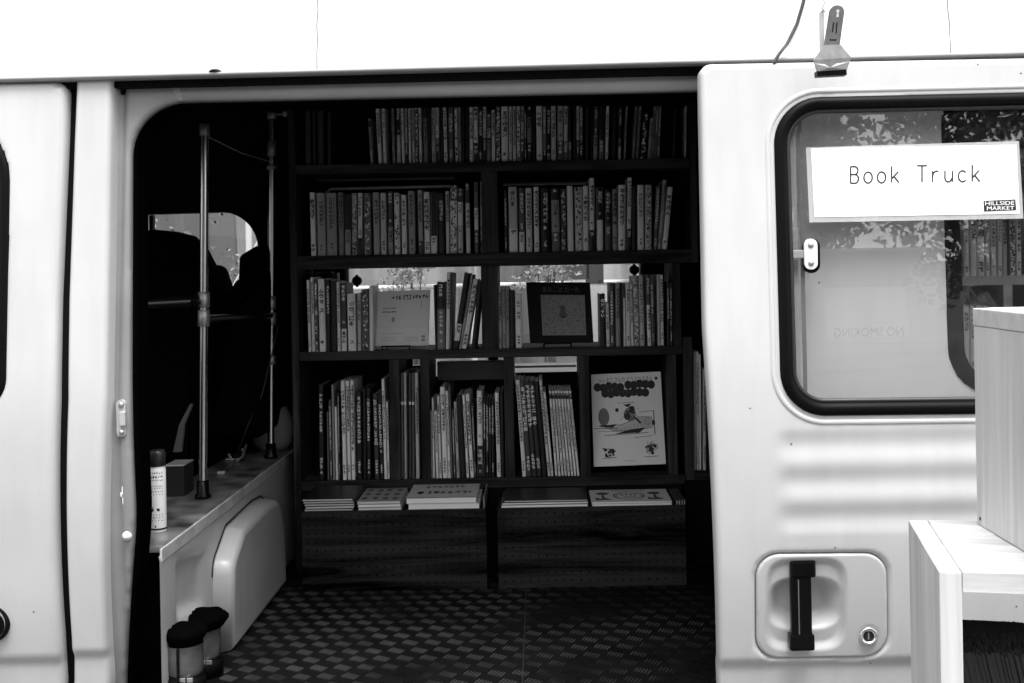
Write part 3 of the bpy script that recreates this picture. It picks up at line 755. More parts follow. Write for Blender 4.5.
def make_book(w, h, d, bands, style, gain, seed):
    """upright book: two boards, flat or softly rounded spine with printed bands and lettering, page block set back"""
    r = random.Random(seed); mb = MB(); mats = []; idx = {}
    def mi(m):
        if m.name not in idx: idx[m.name] = len(mats); mats.append(m)
        return idx[m.name]
    bt = min(.0018, w * .2); bul = min(.0016, w * .09)
    side = bands[0][2] if bands[0][2] > .08 else bands[-1][2]
    sm_ = mi(book_tone(side, gain)); pg = mi(M_paper)
    mb.box((-w / 2, .002, 0), (-w / 2 + bt, d, h), sm_); mb.box((w / 2 - bt, .002, 0), (w / 2, d, h), sm_)
    mb.box((-w / 2 + bt, .002, .003), (w / 2 - bt, d - .003, h - .003), pg)
    xs_ = [-w / 2, -w * .42, -w * .25, 0, w * .25, w * .42, w / 2]; ys_ = [.0025, .0004, -bul * .6, -bul, -bul * .6, .0004, .0025]
    for z0, z1, t in bands:
        m_ = mi(book_tone(t, gain)); vs = []
        for x, y in zip(xs_, ys_): vs += [(x, y, z0), (x, y, z1)]
        mb.add(vs, [(2 * i, 2 * i + 2, 2 * i + 3, 2 * i + 1) for i in range(6)], m_, False)
    for zz in (.0, h):
        mb.add([(x, y, zz) for x, y in zip(xs_, ys_)] + [(w / 2, .003, zz), (-w / 2, .003, zz)], [tuple(range(9))], sm_)
    if style != '-':
        for z0, z1, t in bands:
            if z1 - z0 < .012: continue
            if style == 'p':
                k = int((z1 - z0) * w * 60000) + 6; tones = (.03, .42) if t < .3 else (.05, .5)
                for _ in range(min(k, 60)):
                    a_, b_ = r.uniform(.0009, .0026), r.uniform(.0009, .004); ax = r.uniform(-w / 2 + a_, w / 2 - a_) * .8; az = r.uniform(z0 + b_, z1 - b_)
                    mm = mi(book_tone(r.choice(tones), gain)); y = -bul - .0002 - r.random() * .0002
                    mb.quad((ax - a_, y, az - b_), (ax + a_, y, az - b_), (ax + a_, y, az + b_), (ax - a_, y, az + b_), mm)
                continue
            dark = t > .13
            if style == 'w': dark = False
            if t < .06 and style == 'n': continue
            im = mi(book_tone(.02 if dark else .36, gain))
            sz = min(w * .85, .0125) * (1.1 if style in 'KW' else .85)
            H = z1 - z0; a = z1 - H * r.uniform(.04, .14); b = z1 - H * r.uniform(.45, .72)
            glyphs(mb, r.uniform(-.04, .04) * w, -bul - .0001, b if style != 'S' else 0, a, sz, im, r, 1, 1, 'スペードの3' if style == 'S' else None)
            if H > .08 and r.random() < .8: glyphs(mb, 0, -bul - .0001, z0 + H * .05, z0 + H * r.uniform(.14, .24), sz * .8, im, r)
            if w > .009 and r.random() < .5: glyphs(mb, w * .25, -bul - .0001, b + .02, a, sz * .45, im, r)
    return mb, mats
BOOKN = [0]
def tone_word(t): return 'white' if t >= .40 else 'pale grey' if t >= .28 else 'mid grey' if t >= .19 else 'dark grey' if t >= .09 else 'black'
def place_books(rows, zs, where, group, gain, Y=None, pybot=None, ref='left'):
    """rows: (x left at top, x right at top, x left at foot, x right at foot, y top, style, tone, [y, tone]...) in the photo's measure"""
    Yb = (YB + .012) if Y is None else Y
    L = []
    for r in rows:
        a, b, c, d_, yt, style = r[:6]; tn = list(r[6:])
        pb = pybot
        zb = zs; zt = W((a + b) / 2, yt, Yb).z; h = zt - zb
        xL, xR = W(c, pb, Yb).x, W(d_, pb, Yb).x
        xtL, xtR = W(a, yt, Yb).x, W(b, yt, Yb).x
        lean = ((xtL + xtR) - (xL + xR)) / 2
        bands = []; ztop = h; t = tn[0]
        for i in range(1, len(tn), 2):
            z_ = W((a + b) / 2, tn[i], Yb).z - zb; bands.append((z_, ztop, t)); ztop = z_; t = tn[i + 1]
        bands.append((0, ztop, t))
        L.append([xL, xR, lean / h, h, bands, style, tn])
    for i in range(len(L) - 1):           # keep neighbours from running into one another
        A, B = L[i], L[i + 1]; hm = min(A[3], B[3])
        o = max(A[1] - B[0], (A[1] + A[2] * hm) - (B[0] + B[2] * hm)) + .0003
        if o > 0:
            wa_, wb_ = A[1] - A[0], B[1] - B[0]; f = wa_ / (wa_ + wb_); A[1] -= o * f; B[0] += o * (1 - f)
    n = len(L)
    for i, (xL, xR, sl_, h, bands, style, tn) in enumerate(L):
        w_ = max(.0022, xR - xL - .0007) * math.cos(math.atan(sl_)); ang = math.atan(sl_); BOOKN[0] += 1
        rr = random.Random(BOOKN[0] * 13)
        dep = rr.uniform(.115, .145) if h < .24 else rr.uniform(.16, .175)
        hh = h / math.cos(ang) - abs(math.tan(ang)) * w_ * .5
        k_ = hh / h
        mb, mats = make_book(w_, hh, dep, [(a * k_, b * k_, t) for a, b, t in bands], style, gain, BOOKN[0])
        main = max(bands, key=lambda q: (q[1] - q[0]) * (q[2] + .12))[2]
        tw = tone_word(main * (1.25 if gain < 1.6 else 1.0))
        thick = 'thin ' if w_ < .0085 else 'thick ' if w_ > .0165 else ''
        ex = ''
        if len(bands) > 1: ex = ' with darker foot' if bands[-1][2] < bands[0][2] else ' with paler foot'
        elif style in 'pK' : ex = ' with patterned spine' if style == 'p' else ' with bold lettering'
        elif abs(sl_) > .10: ex = ' leaning'
        if ref == 'left': pos = '%s from left' % ORD[i + 1] if i else 'leftmost'
        lab = '%s%s book%s, %s %s' % (thick, tw, ex, pos, where)
        if i == n - 1: lab = '%s%s book%s, rightmost %s' % (thick, tw, ex, where)
        o = mb.build('book', mats); o.rotation_euler = (0, ang, 0)
        # stand it on its lower corner
        zoff = abs(math.sin(ang)) * w_ / 2
        o.location = ((xL + xR) / 2, Yb + rr.uniform(0, .006), zs + zoff + .0002)
        tag(o, lab, 'book', group)

G1 = 4.3
row1 = [(304, 310.5, 305, 310.5, 111, '-', .06), (312, 315, 313, 315.5, 111, '-', .065), (317, 323, 317.5, 323.5, 111, '-', .06), (327, 331, 327.5, 331, 112, '-', .055),
 (367.5, 370.3, 370.3, 373, 118, 'n', .07, 127, .17), (375, 379, 378.3, 381.8, 106, 'k', .28), (381, 384.8, 383.4, 386.6, 106, 'k', .24), (390, 393.8, 392.3, 395, 106, 'k', .17),
 (396, 400, 397, 400.8, 106, 'w', .03, 135, .2), (400.3, 403.2, 402, 404.8, 106, 'n', .28), (403.8, 407, 405, 407.6, 106, 'k', .2, 143, .03), (407.6, 410.3, 408.6, 411, 106, 'n', .24), (410.8, 414.3, 412, 415, 106, 'k', .2), (414.5, 417.6, 415.5, 418.4, 106, 'p', .14), (418, 421, 419.3, 422, 106, 'k', .25),
 (422.6, 427.2, 423.6, 427.8, 106, 'n', .04, 118, .14), (427.6, 430.6, 428, 431, 106, 'n', .04), (431, 434.6, 431.6, 435.4, 106, 'k', .2), (435, 439, 435.8, 439.3, 106, 'k', .26, 138, .05), (439.4, 442, 440, 443.5, 106, 'n', .02),
 (442.2, 446.4, 444, 447.6, 106, 'K', .27), (447.8, 453.2, 448.8, 453.6, 106, 'k', .11), (454, 457.2, 455, 458, 106, 'p', .24), (457.4, 460.6, 458.4, 461.4, 106, 'n', .17), (461.2, 465, 462, 465, 107, 'n', .02), (465.2, 468.8, 465.4, 469, 107, 'n', .02),
 (469.1, 473, 469.4, 473, 106, 'K', .27), (473.3, 478, 473.6, 478, 106, 'K', .3, 143, .04), (478.4, 482.4, 478.6, 482.6, 106, 'w', .02), (482.8, 486.2, 483, 486.4, 106, 'k', .22, 138, .02), (486.8, 490.8, 487, 490.8, 111, 'n', .03, 114, .12, 126, .03, 128, .2, 138, .02, 140, .14),
 (491.4, 495, 491.8, 495.2, 110, 'k', .24), (495.6, 500.2, 496, 500.4, 106, 'p', .12, 143, .08), (500.9, 508, 501.4, 508.2, 106, 'K', .27), (508.6, 512, 509, 512.2, 106, 'k', .22), (512.6, 516, 512.9, 516.2, 106, 'k', .22), (516.5, 520.3, 516.8, 520.4, 106, 'p', .22), (520.6, 524, 520.8, 524, 106, 'K', .19, 139, .07), (524.3, 526.4, 524.6, 526.6, 110, 'n', .08), (527, 531.6, 527.2, 531.8, 106, 'k', .03, 114, .02, 117, .14, 143, .03), (532, 535.4, 532.4, 535.8, 108, 'n', .02),
 (536, 542, 536.6, 542.6, 106, 'K', .24), (542.7, 546, 543, 546.4, 106, 'k', .13, 150, .02), (546.6, 550.4, 546.8, 550.4, 106, 'w', .02, 153, .12), (551, 556, 551.3, 556.2, 106, 'k', .22), (557.6, 563.2, 557.8, 563.2, 106, 'k', .2, 141, .1), (563.6, 567.8, 563.8, 568, 106, 'k', .22, 141, .12), (568.2, 571.4, 568.4, 571.6, 106, 'n', .02, 141, .10), (573.2, 576.2, 573.4, 576.4, 106, 'n', .04), (576.6, 579.2, 576.6, 579.2, 106, 'k', .27, 140, .08), (579.6, 583, 579.6, 583, 106, 'k', .13, 143, .02), (585, 589.6, 585.2, 589.4, 106, 'n', .04)]
row1b = [(591, 594, 590.8, 593, 106, 'n', .02), (594.4, 598.2, 593.2, 597.4, 106, 'k', .09, 135, .17), (599.6, 604.6, 598.8, 603.6, 106, 'n', .03, 140, .13), (606.3, 609.6, 605, 608.2, 106, 'k', .28), (613, 617, 611.5, 616, 106, 'n', .02), (619, 622.6, 618, 621, 106, 'w', .02, 146, .2), (626, 628.2, 623.6, 625.8, 106, 'n', .17), (635, 638.2, 632, 634.8, 106, 'k', .15), (638.8, 642.2, 635.8, 638.8, 106, 'k', .15), (643, 648.5, 640, 645.6, 112, 'p', .04), (650.2, 653.6, 647.5, 650.6, 118, 'k', .18), (654.4, 656.3, 651.6, 653.6, 106, 'n', .16), (656.6, 658.8, 654.2, 656.6, 106, 'n', .12), (659, 661.8, 656.9, 659.6, 106, 'n', .12), (674, 678, 672, 676, 108, 'n', .03), (685.4, 687.4, 684.6, 686.6, 106, 'n', .2)]
place_books(row1 , zS[1], 'on the top shelf', 'books standing on the top shelf', G1, pybot=161)
place_books(row1b, zS[1], 'at right of the top shelf', 'books in the right run of the top shelf', G1, pybot=157)
G2 = 3.0
row2 = [(309, 314.8, 311, 316, 192.5, 'K', .37), (315.8, 324.8, 317.6, 326, 193, 'k', .2), (325.8, 336, 327, 337, 193, 'k', .19), (337, 343, 338.8, 344, 192.5, 'k', .17), (344.2, 350.4, 345, 350.6, 194, 'n', .03, 230, .2), (350.8, 357, 352, 357, 193, 'p', .2), (357.4, 362.2, 357.6, 362, 193, 'n', .34, 238, .02), (363, 371, 364, 371, 193, 'p', .15), (372, 379.2, 373.8, 380, 192.5, 'S', .21), (379.8, 386, 381, 386.6, 193, 'k', .25), (387, 392.4, 388, 393, 191, 'k', .1, 227, .2), (393, 399.6, 394.6, 399.8, 193, 'p', .28),
 (400.4, 406.4, 402, 407, 195, 'k', .37), (407.2, 414.6, 408.8, 415.4, 191, 'k', .2), (417, 422, 418.6, 423.2, 190, 'k', .21, 241, .1), (423.2, 429.2, 424.6, 430.2, 192, 'K', .34), (430.8, 437, 431, 437.2, 192, 'n', .05, 236, .33), (437.8, 443.4, 438.8, 444.4, 193, 'w', .06), (444.8, 449, 446, 449.6, 191, 'k', .26), (449.8, 457, 450, 457.4, 185, 'p', .14, 201, .34, 226, .23), (457.8, 462.4, 457.9, 463, 188, 'n', .08, 202, .32, 225, .24), (464.8, 469.2, 466.2, 470.6, 183, 'k', .09, 203, .27), (473.2, 478.2, 474.6, 478.8, 182, 'k', .14, 208, .36, 230, .12), (479.4, 484, 480.6, 483.8, 181.5, 'K', .24, 227, .07)]
row2b = [(503.6, 507, 504.6, 507.6, 190, 'n', .06), (508, 516.8, 509.2, 518, 187, 'K', .24, 229, .33), (518.6, 523.8, 519.2, 524.8, 188, 'k', .12, 232, .3), (525.2, 531.4, 526.2, 532.4, 188, 'k', .26), (533, 539, 534.2, 539.4, 187, 'k', .3), (540, 549.4, 541, 549.6, 188, 'w', .025), (550, 559.6, 552, 560.4, 188, 'k', .05, 200, .19, 232, .13), (560.8, 566, 561.2, 566.4, 189, 'p', .12), (566.8, 572.8, 567.8, 573.8, 186, '-', .3), (574, 582.6, 575.4, 583, 187, 'p', .24), (582.9, 588.2, 583.3, 588.8, 186, 'K', .34), (589.3, 594.4, 589.6, 594.6, 178, 'k', .33, 230, .02), (596.6, 602.8, 597.2, 603.2, 187, 'w', .03, 220, .33), (604.6, 611, 605, 611.4, 189, 'w', .05, 224, .10), (612.4, 617, 612.8, 617.6, 189, 'K', .19), (618, 625.8, 618.2, 625.6, 185, 'K', .28), (627.8, 632, 626.8, 631, 177.5, 'k', .30, 229, .02), (632.6, 636.6, 632, 636.8, 186, 'n', .02), (637, 644, 637.8, 644.2, 185, 'k', .34), (644.8, 652, 645.2, 652, 185, 'p', .22), (656.2, 660, 653.4, 657.4, 186, 'k', .12), (663, 667, 657.8, 661.6, 180, 'k', .21), (668, 673, 662.2, 667.4, 187, 'K', .31)]
place_books(row2, zS[2], 'on second shelf\'s left half', 'books in the left half of the second shelf', G2, pybot=253)
place_books(row2b, zS[2], 'on second shelf\'s right half', 'books in the right half of the second shelf', G2, pybot=250)
G3 = 2.4
row3a = [(306, 309, 308.2, 311, 280, 'K', .33), (310, 313, 312, 315.2, 277.5, 'k', .3), (313.8, 317, 315.6, 318.6, 282, 'p', .14), (317.6, 324, 319.6, 326, 279, 'K', .31), (324.6, 330.2, 326.4, 330.4, 279.5, 'w', .03), (330.6, 335.8, 330.8, 337, 281, 'n', .03), (336, 339.4, 337.4, 340.6, 282, 'k', .34), (339.8, 346, 341, 346.6, 283, 'k', .1, 329, .3), (346.2, 355, 348, 356.2, 294, 'K', .38), (356.4, 361, 357.4, 361.2, 293, 'k', .25), (361.4, 367.6, 361.8, 368.8, 289.5, 'p', .14), (368, 374, 369.4, 373.6, 286, '-', .55)]
row3b = [(433, 435.4, 435, 437, 285, 'n', .04), (435.6, 445.8, 437.2, 445, 282, 'w', .04, 309, .17), (446.2, 451, 445.6, 449.4, 272.5, 'K', .33), (451.2, 453.4, 449.6, 451.4, 273, 'n', .14), (464.2, 470.6, 452.6, 458.4, 273, 'n', .04, 324, .30, 341, .03), (470.8, 473.2, 458.8, 461.2, 275, 'k', .24), (473.6, 478.4, 461.4, 466.8, 279, 'K', .34), (478.8, 481.4, 470.6, 475.4, 281, 'n', .04)]
row3c = [(497.8, 501.6, 498.2, 502, 286.5, 'k', .24), (502, 505.4, 502.4, 506, 286.5, 'k', .23), (505.8, 509, 506.2, 509.6, 286.5, 'k', .2), (509.4, 514.2, 510, 515, 290, 'n', .04), (515.2, 521.4, 516, 522, 294, 'k', .32)]
row3d = [(600, 604.6, 600.6, 606, 294, 'w', .03), (605.4, 609.2, 606.6, 610, 303, 'k', .3), (609.6, 613.8, 610.4, 614.4, 283, 'n', .12), (614.8, 620.6, 616, 620.8, 283, 'k', .2), (621, 622.8, 621.4, 623.2, 283, 'n', .04), (622.9, 625.4, 623.6, 626.2, 298, '-', .34), (625.6, 629.8, 626.6, 631, 283, 'k', .29), (630, 632.4, 631.4, 634, 284, 'K', .34), (632.6, 638, 634.4, 640, 276, 'p', .22), (638.2, 643.4, 640.4, 645, 275.5, 'k', .25), (645.4, 649.8, 647.6, 651.6, 275, 'k', .12, 305, .33), (650, 653.2, 651.9, 655, 275, 'k', .12), (656.6, 660, 657.8, 661, 275, '-', .25), (660.2, 663.2, 661.2, 664.2, 275, 'K', .3), (667, 669.2, 667.2, 669.8, 282, 'n', .07), (669.8, 672, 670.2, 672.6, 283, 'n', .07)]
place_books(row3a, zS[3], 'at left end of window shelf', 'books at the left end of the window shelf', G3, pybot=350)
place_books(row3b, zS[3], 'beside the pale displayed book', 'books between the pale displayed book and the divider', G3, pybot=348)
place_books(row3c, zS[3], 'beside the black displayed book', 'books left of the black displayed book', G3, pybot=347)
place_books(row3d, zS[3], 'at right end of window shelf', 'books at the right end of the window shelf', G3, pybot=345)
G4 = 2.2
row4a = [(318, 323, 319, 323.6, 385, 'w', .03), (326.6, 328.2, 327.4, 329.2, 412, '-', .15), (328.4, 330.8, 330, 332.4, 400, 'k', .12), (331, 333.4, 332.8, 335.2, 385, '-', .2), (334, 336.6, 335.6, 338.2, 407, '-', .3), (336.9, 338.8, 338.6, 340.2, 393, 'w', .08), (340.2, 344.6, 342.8, 346.6, 381, 'K', .34), (345, 349.2, 347.6, 350.9, 381, 'K', .33), (349.6, 353.4, 351.4, 355, 381, 'K', .32), (356, 361, 357, 362, 392, 'w', .025), (362, 365.6, 363, 366.4, 388, 'n', .02), (366, 370.4, 367, 371, 388, 'w', .025), (372.2, 377.4, 374.8, 379.4, 394, 'w', .09), (378, 380.6, 380, 383.8, 394, 'w', .025), (381, 384.4, 384.2, 387.2, 379, 'k', .33), (385.4, 388.2, 387.6, 389.8, 402, 'k', .40)]
place_books(row4a, zS[4], 'in far left bottom bay', 'books in the far left bottom compartment', G4, pybot=477)
row4s = [(400.4, 403.2, 401, 403.8, 373, '-', .13, 402, .4, 405, .13), (403.4, 406.2, 404.4, 407, 373, '-', .26, 402, .4, 405, .24), (408, 411, 408.8, 411.6, 373, '-', .10, 402, .4, 405, .10), (411.3, 414.2, 412, 414.8, 373, '-', .13, 402, .36, 405, .12), (414.5, 418, 416, 419.6, 373, 'k', .26)]
place_books(row4s, zS[4], 'in the narrow bottom slot', 'books in the narrow bottom slot', G4, pybot=478)
row4b = [(429.8, 431.4, 431, 432.8, 411, '-', .25), (431.5, 433.4, 433, 434.8, 398, 'k', .38), (434, 436.6, 436, 438.8, 411, 'k', .34), (436.9, 439, 439.2, 441.9, 396, 'K', .3), (439.4, 445, 442.8, 447.6, 387, 'k', .46), (445.4, 448, 448, 450.8, 391, 'k', .34), (448.2, 450.2, 451, 452.8, 386, '-', .15), (451.6, 453.4, 453.6, 455.6, 410, 'k', .12), (453.8, 456.3, 456.6, 459.8, 402, 'k', .25), (457, 460.6, 460.2, 465.6, 395, 'n', .02), (462, 464.6, 466.4, 469, 395, 'k', .34), (465.6, 468.8, 470.4, 474, 394, 'K', .34), (470.8, 472.9, 474.4, 476.2, 403, 'w', .1), (476.6, 482, 477.6, 483, 391, 'k', .45, 446, .04)]
place_books(row4b, zS[4], 'left of the chequered set', 'books in the second bottom compartment', G4, pybot=477)
row4c = [(482.9, 485.4, 483.5, 485.8, 398, 'w', .05), (485.7, 488.2, 486.1, 488.7, 398, 'w', .05), (488.5, 491, 489, 491.4, 398, 'w', .05), (491.3, 493.8, 491.7, 494.3, 398, 'w', .05), (494.2, 498.8, 497, 501, 393, 'k', .32), (500, 503, 501.4, 504.4, 391, 'n', .05)]
place_books(row4c, zS[4], 'of the chequered set onwards', 'dark patterned set in the second bottom compartment', G4, pybot=477)
row4d = [(515.6, 519.4, 522.4, 526.6, 380, 'k', .36), (519.8, 524.2, 526.9, 531.8, 380, 'W', .11), (524.6, 529, 532.1, 536.9, 381, 'W', .08), (529.4, 534, 537.2, 542, 381, 'W', .08), (534.4, 538, 542.4, 547, 382, 'n', .02), (539, 542.2, 548, 551, 380, 'K', .3), (542.8, 545.8, 551.2, 553.6, 392, 'k', .42)]
place_books(row4d, zS[4], 'in the lit bottom compartment', 'leaning books in the lit bottom compartment', G4, pybot=479)
row4e = [(548.8 + i * 2.85, 551.2 + i * 2.85, 555.3 + i * 3.15, 557.7 + i * 3.15, 391, 'k', .4, 393.5, .03, 399, .42) for i in range(8)]
place_books(row4e, zS[4], 'of the matching white set', 'matching thin white books with a dark band', G4, pybot=479)
row4f = [(693.6, 696, 694, 696.3, 352, '-', .28), (696.5, 699, 697, 699.4, 352, 'k', .55), (699.3, 701.2, 699.7, 701.6, 355, '-', .5), (703, 706.2, 703.2, 706.4, 369, 'k', .25), (708, 712, 708.4, 712.4, 380, 'n', .04)]
place_books(row4f, zrow(700, 471), 'next to the sliding door edge', 'books next to the sliding door edge', G4, pybot=471)

# displayed books
def cover_quad(tl, tr, br, bl, Yb, Yt):   # four photo corners on a plane leaning back
    return W(*tl, Yt), W(*tr, Yt), W(*br, Yb), W(*bl, Yb)
def display_book(label, name, corners, Yb, Yt, cover_m, edge_m, art, th=.012):
    tl, tr, br, bl = cover_quad(*corners, Yb, Yt)
    n = (tr - tl).cross(bl - tl).normalized(); n = n if n.y > 0 else -n
    mb = MB(); mb.prism([bl, br, tr, tl], n * .002, 0)
    ins = lambda p, c, k: p + (c - p) * k
    c = (tl + tr + br + bl) / 4
    q = [ins(p, c, .02) + n * .002 for p in (bl, br, tr, tl)]
    mb.prism(q, n * (th - .004), 1); mb.prism([p + n * (th - .002) for p in (bl, br, tr, tl)], n * .002, 0)
    def uv(u, v, k=0):                    # u right, v down
        return tl * (1 - u) * (1 - v) + tr * u * (1 - v) + br * u * v + bl * (1 - u) * v - n * (.0003 + .00012 * k)
    mats = [cover_m, edge_m] + art(mb, uv)
    o = mb.build(name, mats); return tag(o, label, 'book')
def txt(mb, uv, s, u0, v0, w_, h_, mi, k=2, bold=0.0):
    vs, fs, ww = text_mesh(s, 1.0, bold=bold)
    hh = max(v[2] for v in vs)
    mb.add([uv(u0 + v[0] / ww * w_, v0 - v[2] / hh * h_, k) for v in vs], fs, mi)
def poly_uv(mb, uv, pts, mi, k): 
    P = [Vector((a, b, 0)) for a, b in pts]; tri = tessellate_polygon([P]); mb.add([uv(a, b, k) for a, b in pts], [tuple(t) for t in tri], mi)
def ell(cx, cy, rx, ry, n=20, a0=0, a1=2 * math.pi): return [(cx + rx * math.cos(a0 + (a1 - a0) * i / n), cy + ry * math.sin(a0 + (a1 - a0) * i / n)) for i in range(n)]
def line_uv(mb, uv, pts, w_, mi, k):
    for (a, b), (c, d_) in zip(pts, pts[1:]):
        L = math.hypot(c - a, d_ - b) or 1; nx, ny = -(d_ - b) / L * w_, (c - a) / L * w_
        mb.add([uv(a + nx, b + ny, k), uv(c + nx, d_ + ny, k), uv(c - nx, d_ - ny, k), uv(a - nx, b - ny, k)], [(0, 1, 2, 3)], mi)
def row_glyph(mb, uv, u0, u1, v0, v1, n, mi, r, th=.14):
    cw = (u1 - u0) / n
    for i in range(n):
        for _ in range(4):
            if r.random() < .5: a, b = cw * r.uniform(.4, .85), (v1 - v0) * th
            else: a, b = cw * th, (v1 - v0) * r.uniform(.5, .95)
            cu = u0 + cw * (i + .5) + r.uniform(-.5, .5) * (cw * .85 - a); cv = (v0 + v1) / 2 + r.uniform(-.5, .5) * ((v1 - v0) - b)
            poly_uv(mb, uv, [(cu - a / 2, cv - b / 2), (cu + a / 2, cv - b / 2), (cu + a / 2, cv + b / 2), (cu - a / 2, cv + b / 2)], mi, 2 + _)
def art_pale(mb, uv):
    r = random.Random(3)
    row_glyph(mb, uv, .29, .98, .085, .165, 11, 2, r, .17)
    row_glyph(mb, uv, .13, .39, .305, .335, 8, 2, r); row_glyph(mb, uv, .13, .39, .37, .40, 9, 2, r, .25)
    for v in (.20, .235, .27, .30): row_glyph(mb, uv, .83, .87, v, v + .025, 1, 3, r)
    poly_uv(mb, uv, ell(.34, .53, .035, .05, 12), 3, 1); row_glyph(mb, uv, .18, .24, .45, .475, 3, 3, r)
    line_uv(mb, uv, [(.04, .665), (.97, .655)], .0012, 3, 1)
    row_glyph(mb, uv, .13, .55, .77, .79, 18, 3, r)
    for v in (.84, .87, .90): row_glyph(mb, uv, .12, .42, v, v + .016, 12, 3, r); row_glyph(mb, uv, .56, .82, v, v + .016, 10, 3, r)
    poly_uv(mb, uv, ell(.91, .84, .04, .025, 12), 3, 1); poly_uv(mb, uv, ell(.91, .90, .04, .025, 12), 3, 1)
    return [M_ink, mat('faint_ink', .4, .6)]
display_book('pale square book facing out with black title before bright window', 'display_book', ((376.3, 291.5), (430, 289.5), (427.8, 345.5), (373.8, 346)), YB + .055, YB + .10, mat('pale_cover', .85, .5), M_ink, art_pale, .014)
def art_black(mb, uv):
    r = random.Random(5)
    poly_uv(mb, uv, [(.215, .215), (.905, .215), (.89, .885), (.205, .885)], 2, 0)
    for _ in range(420):
        a, b = r.uniform(.225, .88), r.uniform(.225, .87); s = r.uniform(.0035, .0075)
        poly_uv(mb, uv, [(a - s, b - s), (a + s, b - s * .6), (a + s, b + s), (a - s * .6, b + s)], 3, 1)
    poly_uv(mb, uv, ell(.545, .435, .04, .05), 4, 2); poly_uv(mb, uv, [(.515, .47), (.575, .47), (.62, .57), (.475, .57)], 4, 2)
    poly_uv(mb, uv, [(.505, .57), (.59, .57), (.585, .60), (.51, .60)], 3, 3)
    txt(mb, uv, 'あのこは だーれ', .25, .165, .58, .085, 5, 2)
    row_glyph(mb, uv, .40, .66, .045, .06, 12, 5, r)
    return [mat('speckle_ground', .26, .6), mat('speckle_ink', .03, .6), mat('figure_grey', .10, .6), mat('title_grey', .10, .6)]
display_book('black book facing out with speckled square and small child silhouette', 'display_book', ((526, 282), (590, 282.5), (593.5, 342), (530, 342.5)), YB + .05, YB + .10, mat('black_cover', .005, .6, spec=.2), M_ink, art_black, .012)
def art_plane(mb, uv):
    r = random.Random(9)
    txt(mb, uv, 'おじさんの どうぶつえほん', .22, .095, .66, .055, 2); txt(mb, uv, 'リー', .10, .10, .10, .045, 2)
    poly_uv(mb, uv, ell(.93, .07, .022, .017, 10), 2, 2)
    for cx, cy, n_ in ((.25, .165, 5), (.69, .15, 5), (.48, .235, 8)):   # two lines of fat black bubble lettering
        for i in range(n_):
            u = cx + (i - (n_ - 1) / 2) * .082; poly_uv(mb, uv, ell(u, cy - .02 + .008 * math.sin(i * 2.1), .056, .047, 12), 2, 1 + (i % 3) * .3)
    for cx, cy, s, ww in ((.25, .165, 'ぶんぶん', .30), (.69, .15, 'ぶんぶん', .30), (.48, .235, 'ひこうきのはなし', .52)): txt(mb, uv, s, cx - ww / 2, cy, ww, .045, 5, 5)
    row_glyph(mb, uv, .36, .60, .315, .33, 16, 2, r)
    # toy propeller plane
    poly_uv(mb, uv, ell(.16, .47, .075, .095, 22), 3, 1); line_uv(mb, uv, ell(.16, .47, .075, .095, 22) + [ell(.16, .47, .075, .095, 22)[0]], .002, 2, 2)
    poly_uv(mb, uv, [(.10, .56), (.40, .56), (.70, .48), (.84, .49), (.84, .60), (.6, .63), (.3, .62)], 4, 1)
    line_uv(mb, uv, [(.10, .56), (.40, .56), (.70, .48), (.84, .49), (.84, .60), (.6, .63), (.3, .62), (.10, .56)], .0025, 2, 2)
    poly_uv(mb, uv, [(.06, .57), (.34, .55), (.28, .59)], 2, 3); poly_uv(mb, uv, [(.30, .66), (.52, .615), (.74, .60), (.66, .65)], 2, 3)
    line_uv(mb, uv, [(.02, .59), (.36, .60)], .003, 2, 3); line_uv(mb, uv, [(.16, .67), (.78, .655)], .003, 2, 3)
    line_uv(mb, uv, [(.87, .42), (.87, .68)], .006, 2, 3); poly_uv(mb, uv, ell(.86, .55, .022, .03, 12), 2, 4)
    line_uv(mb, uv, [(.66, .43), (.87, .42)], .0025, 2, 2); line_uv(mb, uv, [(.58, .705), (.84, .69)], .0025, 2, 2)
    poly_uv(mb, uv, ell(.53, .45, .085, .075, 14), 3, 4); poly_uv(mb, uv, ell(.56, .40, .05, .04, 10), 2, 5); poly_uv(mb, uv, ell(.49, .47, .045, .04, 10), 2, 5); line_uv(mb, uv, [(.58, .47), (.68, .55)], .012, 2, 5)
    poly_uv(mb, uv, [(.44, .345), (.56, .335), (.51, .375)], 2, 5); poly_uv(mb, uv, ell(.35, .40, .025, .022, 10), 2, 5)
    for _ in range(46):
        a_ = r.uniform(0, 6.28); cx, cy = .53 + r.gauss(0, .055), .44 + r.gauss(0, .035); L = r.uniform(.01, .04)
        line_uv(mb, uv, [(cx, cy), (cx + L * math.cos(a_), cy + L * .7 * math.sin(a_))], r.uniform(.002, .006), r.choice((2, 2, 3, 4)), 6 + _ * .05)
    for i in range(9): line_uv(mb, uv, [(.36 + i * .045, .645 - i * .008), (.34 + i * .05, .612 - i * .011)], .0016, 2, 6)
    for i in range(6): line_uv(mb, uv, [(.70 + i * .022, .50), (.70 + i * .022, .60)], .0014, 2, 6)
    line_uv(mb, uv, ell(.78, .53, .03, .04, 14), .0022, 2, 6); line_uv(mb, uv, [(.08, .62), (.44, .635), (.70, .66)], .002, 2, 6)
    for cx, cy in ((.22, .85), (.78, .83), (.84, .79)):
        for _ in range(30):
            a_ = r.uniform(0, 6.28); x_, y_ = cx + r.gauss(0, .035), cy + r.gauss(0, .025); L = r.uniform(.01, .035); line_uv(mb, uv, [(x_, y_), (x_ + L * math.cos(a_), y_ + L * .7 * math.sin(a_))], r.uniform(.0015, .004), r.choice((2, 2, 3)), 6 + _ * .05)
